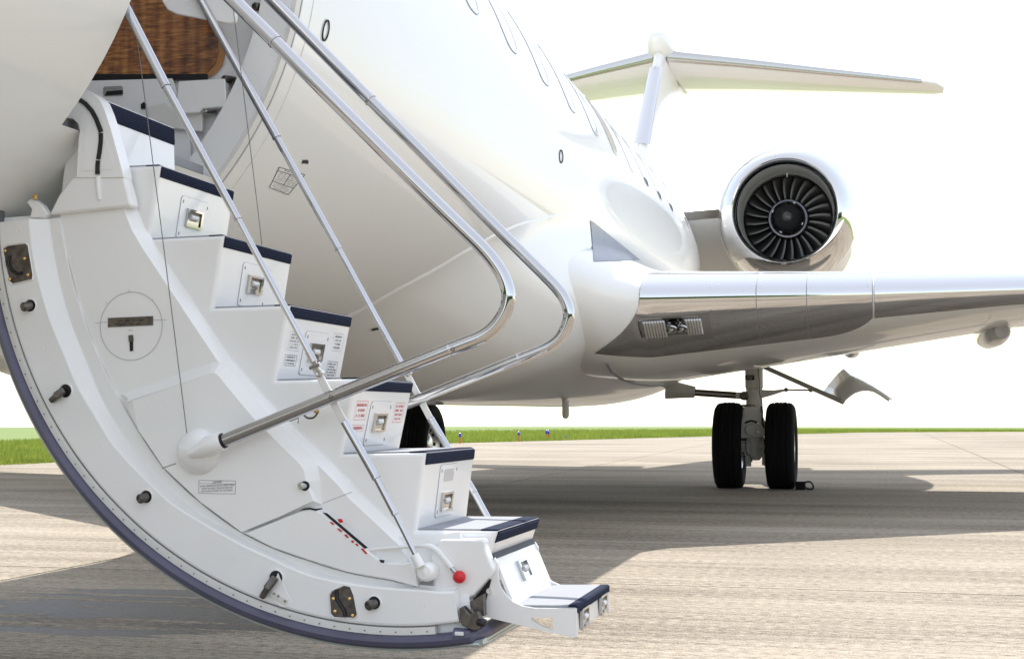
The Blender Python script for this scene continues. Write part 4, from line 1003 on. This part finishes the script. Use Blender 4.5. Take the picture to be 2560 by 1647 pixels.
# --- handrails
YN_, YFR = 3.68, 4.50
def collar(p, d, r): 
    d = d.normalized(); lathe('rail_collar', p, d, [(-.004, r*.9), (-.004, r), (.002, r*1.03), (.003, r*.9)], 'rail_chrome', air, n=24)
def telerail(pxs, y, rs, name='handrail'):
    P = WL(pxs, y)
    for i in range(len(P)-1):
        tube(name, [P[i], P[i+1]], rs[i], 'rail_chrome', air, n=24)
        if i < len(P)-2: collar(P[i+1], P[i+1]-P[i], rs[i]*1.04)
telerail([(300, -10), (414.5, 215), (594, 547), (779, 893)], YN_, [.0135, .0108, .0092])
telerail([(480, -38), (691, 344), (846, 622), (1003, 908)], YFR, [.0145, .012, .0105])
nr_ = [(420, -160), (582, 0), (687, 104)]
tube('handrail', WL(nr_, YN_), .0205, 'rail_chrome', air, n=28); collar(W(687, 104, y=YN_), Vector((1, 0, -1)), .0212)
bend = [(687, 104), (871, 290), (1050, 468), (1140, 556), (1195, 609), (1230, 648), (1256, 688), (1270, 728), (1269, 760), (1257, 790), (1234, 820), (1204, 842), (1165, 858), (1123, 874)]
tube('handrail', smooth_pts(WL(bend, YN_), 6), .0188, 'rail_chrome', air, n=28)
tube('handrail', WL([(1123, 874), (830, 991), (562, 1100)], YN_), .0182, 'rail_chrome', air, n=28)
collar(W(1125, 873, y=YN_), Vector((-1, 0, -.38)), .0189)
fr_ = [(520, -165), (679, 0), (926, 251)]
tube('handrail', WL(fr_, YFR), .0205, 'rail_chrome', air, n=28); collar(W(926, 251, y=YFR), Vector((1, 0, -1)), .0212)
fb = [(926, 251), (1172, 500), (1289, 617), (1360, 687), (1395, 724), (1414, 754), (1422, 786), (1415, 817), (1398, 846), (1371, 867), (1335, 883), (1296, 898)]
tube('handrail', smooth_pts(WL(fb, YFR), 6), .0188, 'rail_chrome', air, n=28)
tube('handrail', WL([(1296, 898), (1040, 1000), (940, 1040)], YFR), .0182, 'rail_chrome', air, n=28)
collar(W(1298, 897, y=YFR), Vector((-1, 0, -.38)), .0189)
for q in ((1132, 873), (828, 993)):
    lathe('rail_screw', W(*q, y=YN_-.0165), -EY, [(-.002, .006), (.0025, .006), (.0025, .004), (.001, .0035), (.001, 0)], 'dark_metal', air, n=14)
# lower stays
def stay(y, pv, a, b, tubes, rs):
    bar('stay_link', W(*a, y=y+.0), W(*b, y=y+.0), .021, .011, EY, 'satin_white', air, bev=.003)
    lathe('stay_pivot', W(*pv, y=y-.012), -EY, [(-.02, .011), (.0, .011), (.003, .008), (.003, .004), (.001, 0)], 'steel', air, n=18)
    P = WL(tubes, y)
    for i in range(len(P)-1):
        tube('stay', [P[i], P[i+1]], rs[i], 'rail_chrome', air, n=20)
        if i < len(P)-2: collar(P[i+1], P[i+1]-P[i], rs[i]*1.04)
stay(YN_+.012, (796, 932), (783, 908), (861, 1056), [(861, 1054), (940, 1194), (987, 1284), (1038, 1386)], [.0118, .0095, .007])
stay(YFR+.012, (1018, 932), (1005, 912), (1076, 1046), [(1076, 1046), (1184, 1230), (1222, 1300)], [.0125, .0118])
tube('stay_clevis', WL([(772, 880), (785, 905)], YN_), .0105, 'steel', air, n=16)
lathe('stay_pivot', W(788, 915, y=YN_-.008), (1, -.3, .3), [(-.018, .006), (.018, .006), (.018, 0)], 'steel', air, n=10)
# hub dome carrying the rail
hb = W(498, 1128, y=YQ+.002)
lathe('rail_hub', hb, -EY, [(0, .0655), (.004, .065), (.014, .062), (.026, .055), (.036, .045), (.043, .032), (.047, .016), (.048, 0)], 'stair_white', air, n=48, smooth=60)
hd = (W(560, 1101, y=YN_)-W(470, 1136, y=YN_-.004))
tube('rail_socket', [W(475, 1135, y=YN_+.006), W(520, 1116, y=YN_), W(548, 1105, y=YN_), W(556, 1102, y=YN_)], [.012, .029, .0285, .026], 'stair_white', air, n=28)
tube('rail_socket_ring', [W(555, 1102.5, y=YN_), W(561, 1100, y=YN_)], .0215, 'black', air, n=24)
# cables
tube('cable', WL([(326, -10), (349, 145), (402, 560), (457, 1000), (467, 1082)], 3.70), .0013, 'dark_metal', air, n=6)
tube('cable', WL([(583, 20), (608, 225), (649, 560), (662, 680)], 4.46), .0013, 'dark_metal', air, n=6)
# --- stay foot, lever with red ball, lower housing
ft = W(1061, 1431, y=YN_+.02)
lathe('stay_foot', ft+EY*.05, -EY, [(-.03, .026), (.03, .026), (.042, .024), (.05, .018), (.053, 0)], 'stair_white', air, n=28)
tube('stay_foot', [W(1036, 1386, y=YN_+.012), W(1052, 1416, y=YN_+.012)], [.0125, .0135], 'stair_white', air, n=18)
hs = z6([(1255, 560), (1230, 520), (1290, 405), (1310, 400), (1545, 400), (1562, 412), (1570, 480), (1612, 575), (1605, 600), (1500, 740), (1470, 752), (1390, 745), (1270, 705), (1255, 690)])
prism('step_housing', WL(hs, YS-.045), (0, .05, 0), 'stair_white', air, bev=.007, seg=3)
prism('housing_block', WL(z6([(1172, 655), (1250, 640), (1252, 705), (1175, 700)]), YS-.045), (0, .04, 0), 'fold_grey', air)
prism('housing_gap', WL(z6([(1250, 700), (1310, 722), (1400, 755), (1480, 765), (1530, 720), (1555, 640), (1600, 640), (1560, 800), (1360, 800)]), YS-.012), (0, .05, 0), 'black', air)
tube('lever', smooth_pts(WL(z6([(870, 462), (1050, 448), (1210, 440), (1270, 462), (1320, 515), (1365, 572)]), YS-.055), 5), [.0045]*10+[.0075]*16, 'stair_white', air, n=14)
tube('lever_shaft', WL(z6([(1360, 570), (1395, 612)]), YS-.058), .006, 'steel', air, n=12)
lb = W(*z6([(1408, 626)])[0], y=YS-.062)
lathe('lever_ball', lb, -EY, [(.0175*math.sin(R_(t)), .0175*math.cos(R_(t))) for t in range(-90, 91, 15)], 'red', air, n=24, smooth=80)
# --- folding last step
zg = WL(z6([(1618, 510), (1640, 545), (1640, 640), (1655, 690), (1690, 740), (1730, 775), (1790, 802), (1870, 815), (2108, 815), (2112, 985), (2080, 988), (1545, 860), (1553, 760), (1565, 690), (1605, 600)]), YS-.01)
zh = z6([(1840, 870), (1970, 865), (1970, 945), (1905, 920), (1843, 885)])
# gusset as two halves round the cut-out
gp = z6([(1618, 510), (1640, 545), (1640, 640), (1655, 690), (1690, 740), (1730, 775), (1790, 802), (1870, 815), (2108, 815), (2112, 985), (2080, 988), (1545, 860), (1553, 760), (1565, 690), (1605, 600)])
g1 = z6([(1618, 510), (1640, 545), (1640, 640), (1655, 690), (1690, 740), (1730, 775), (1790, 802), (1870, 815), (2108, 815), (2112, 985), (2080, 988), (1970, 962), (1970, 945), (1970, 865), (1840, 870), (1843, 885), (1905, 920), (1970, 945), (1970, 962), (1545, 860), (1553, 760), (1565, 690), (1605, 600)])
H1 = z6([(1618, 510), (1640, 545), (1640, 640), (1655, 690), (1690, 740), (1730, 775), (1790, 802), (1870, 815), (1970, 815), (1970, 865), (1840, 870), (1843, 885), (1905, 920), (1970, 945), (1970, 962), (1545, 860), (1553, 760), (1565, 690), (1605, 600)])
H2 = z6([(1970, 815), (2108, 815), (2112, 985), (2080, 988), (1970, 962)])
for yy, th in ((YS-.01, .012), (YF-.03, .012)):
    prism('step_gusset', WL(H1, YS-.01) if yy < 4 else [Vector((p.x, yy, p.z)) for p in WL(H1, YS-.01)], (0, th, 0), 'stair_white', air)
    prism('step_gusset', WL(H2, YS-.01) if yy < 4 else [Vector((p.x, yy, p.z)) for p in WL(H2, YS-.01)], (0, th, 0), 'stair_white', air)
hT, hBk = W(*z6([(2104, 815)])[0], y=YS), W(*z6([(1770, 805)])[0], y=YS)
hBk.z = hT.z-.004
kx = lambda p, y: Vector((p.x, y, p.z))
prism('folding_tread', [kx(hBk, YS+.004)-EZ*.012, kx(hT, YS+.004)-EZ*.012, kx(hT, YF-.018)-EZ*.012, kx(hBk, YF-.018)-EZ*.012], (0, 0, .014), 'stair_white', air)
prism('tread_carpet', [kx(hBk, YS+.006)+EZ*.0025-EX*.02, kx(hT, YS+.006)+EZ*.0025-EX*.016, kx(hT, YF-.02)+EZ*.0025-EX*.016, kx(hBk, YF-.02)+EZ*.0025-EX*.02], (0, 0, .005), 'grey_wool', air)
tp = [hT+EZ*.0085-EX*.02, hT+EZ*.009+EX*.0, hT+EZ*.006+EX*.006, hT-EZ*.012+EX*.006, hT-EZ*.012+EX*.002, hT+EZ*.002+EX*.001, hT+EZ*.002-EX*.02]
prism('step_nosing', [kx(p, YS+.004) for p in tp], (0, YF-YS-.024, 0), 'navy_carpet', air)
fB = W(*z6([(2112, 950)])[0], y=YS)
prism('step_front', [kx(hT, YS+.004)-EZ*.012, kx(hT, YF-.018)-EZ*.012, kx(fB, YF-.018), kx(fB, YS+.004)], (-.01, 0, 0), 'satin_white', air)
e2 = (hT-fB).normalized()
for yc in (YS+.085, YF-.135):
    step_lamp(kx((hT+fB)/2, yc)+EX*.004-EZ*.004, EY, EZ, EX, .095, .056)
# back panel of the folding step
bT, bB = W(*z6([(1622, 512)])[0], y=YS), W(*z6([(1700, 765)])[0], y=YS)
bBx = hBk.x-.012
prism('step_back', [kx(bT, YS+.006), kx(bT, YF-.02), Vector((bBx, YF-.02, hBk.z)), Vector((bBx, YS+.006, hBk.z))], (-.01, 0, 0), 'stair_white', air)
e2 = (Vector((bT.x, 0, bT.z))-Vector((bBx, 0, hBk.z))).normalized(); nb = EY.cross(e2); nb = nb if nb.x > 0 else -nb
mid = Vector(((bT.x+bBx)/2, 4.035, (bT.z+hBk.z)/2))+e2*.012
step_lamp(mid+nb*.002, EY, e2, nb, .10, .06)
# far cheek bracket that carries the folding step
fg = z6([(1618, 500), (1640, 545), (1650, 620), (1700, 720), (1690, 740), (1640, 640)])
# black gap under the last fixed tread and hinge block
gT = WL([(1228, 1384), (1240, 1396)], YS)
prism('step_gap', [kx(gT[0], YS+.004), kx(gT[0], YF-.004), kx(gT[1], YF-.004), kx(gT[1], YS+.004)], (-.03, 0, -.005), 'black', air)
lathe('gusset_pivot', W(*z6([(1588, 710)])[0], y=YS-.011), -EY, [(-.002, .008), (.003, .008), (.003, .005), (.0015, 0)], 'satin_white', air, n=16)
# dark latch block at the rim's lower end
blk = z6([(1405, 815), (1430, 800), (1470, 850), (1520, 830), (1535, 880), (1560, 890), (1560, 910), (1530, 940), (1490, 950), (1420, 915)])
prism('end_latch', WL(blk, YE-.012), (0, .03, 0), 'dark_metal', air, bev=.003)
prism('end_latch', WL(z6([(1470, 775), (1550, 730), (1555, 860), (1500, 850)]), YE+.02), (0, .03, 0), 'dark_metal', air)
lathe('end_latch', W(*z6([(1540, 898)])[0], y=YE-.02), (.7, -.7, .05), [(-.01, .010), (.012, .010), (.016, .006), (.016, 0)], 'black_rubber', air, n=16)
# spring catch peeping out below the rail
tube('spring_catch', smooth_pts(WL([(757, 1033), (768, 1044), (785, 1043), (796, 1028)], YP-.004), 4), .003, 'dark_metal', air, n=8)
lathe('spring_catch', W(792, 1026, y=YP), -EY, [(0, .007), (.01, .007), (.012, 0)], 'gold_screw', air, n=12)
tube('spring_catch', WL([(724, 1053), (747, 1044), (745, 1058)], YP-.002), .0014, 'dark_metal', air, n=6)

# ================================================================== SMALL THINGS ON THE APRON
ck = W(2012, 1216, z=0); ck = Vector((-.74, 15.72, 0))
chk = empty('wheel_chock', ck, None, 'small dark wheel chock with a rope loop beside the outer tyre', 'chock')
prism('block', [ck+Vector((-.06, -.09, .002)), ck+Vector((-.06, .09, .002)), ck+Vector((-.06, .05, .085)), ck+Vector((-.06, -.05, .085))], (.10, 0, 0), 'tyre', chk, bev=.008)
tube('rope', smooth_pts([ck+Vector(p) for p in ((.04, -.02, .08), (.09, -.03, .085), (.12, -.03, .05), (.115, -.02, .012), (.07, .0, .01), (.03, .01, .03))], 5), .010, 'black_rubber', chk, n=8)
def taxi_light(px, py, lab, s=1.):
    p = W(px, py, z=0); p.z = gz(p.x, p.y)
    t = empty('taxiway_light', p, None, lab, 'light', 'blue taxiway edge lights'); h = .32*s
    lathe('base', p, EZ, [(0, .07), (.03, .07), (.04, .03), (.04, 0)], 'stake_orange', t, n=12)
    tube('stake', [p, p+EZ*h*.68], .022, 'stake_orange', t, n=10)
    lathe('lens', p+EZ*h*.66, EZ, [(0, .03), (.02, .038), (h*.2, .036), (h*.3, .026), (h*.34, 0)], 'light_blue', t, n=14)
taxi_light(1150, 1108, 'blue taxiway light on an orange stake nearest the stairs')
taxi_light(1297, 1103, 'middle blue taxiway light on an orange stake in the grass')
taxi_light(1366, 1098, 'left one of two blue taxiway lights standing close together')
taxi_light(1371, 1099, 'right one of two blue taxiway lights standing close together')
taxi_light(1415, 1098, 'tiny far blue taxiway light right of the close pair', .45)
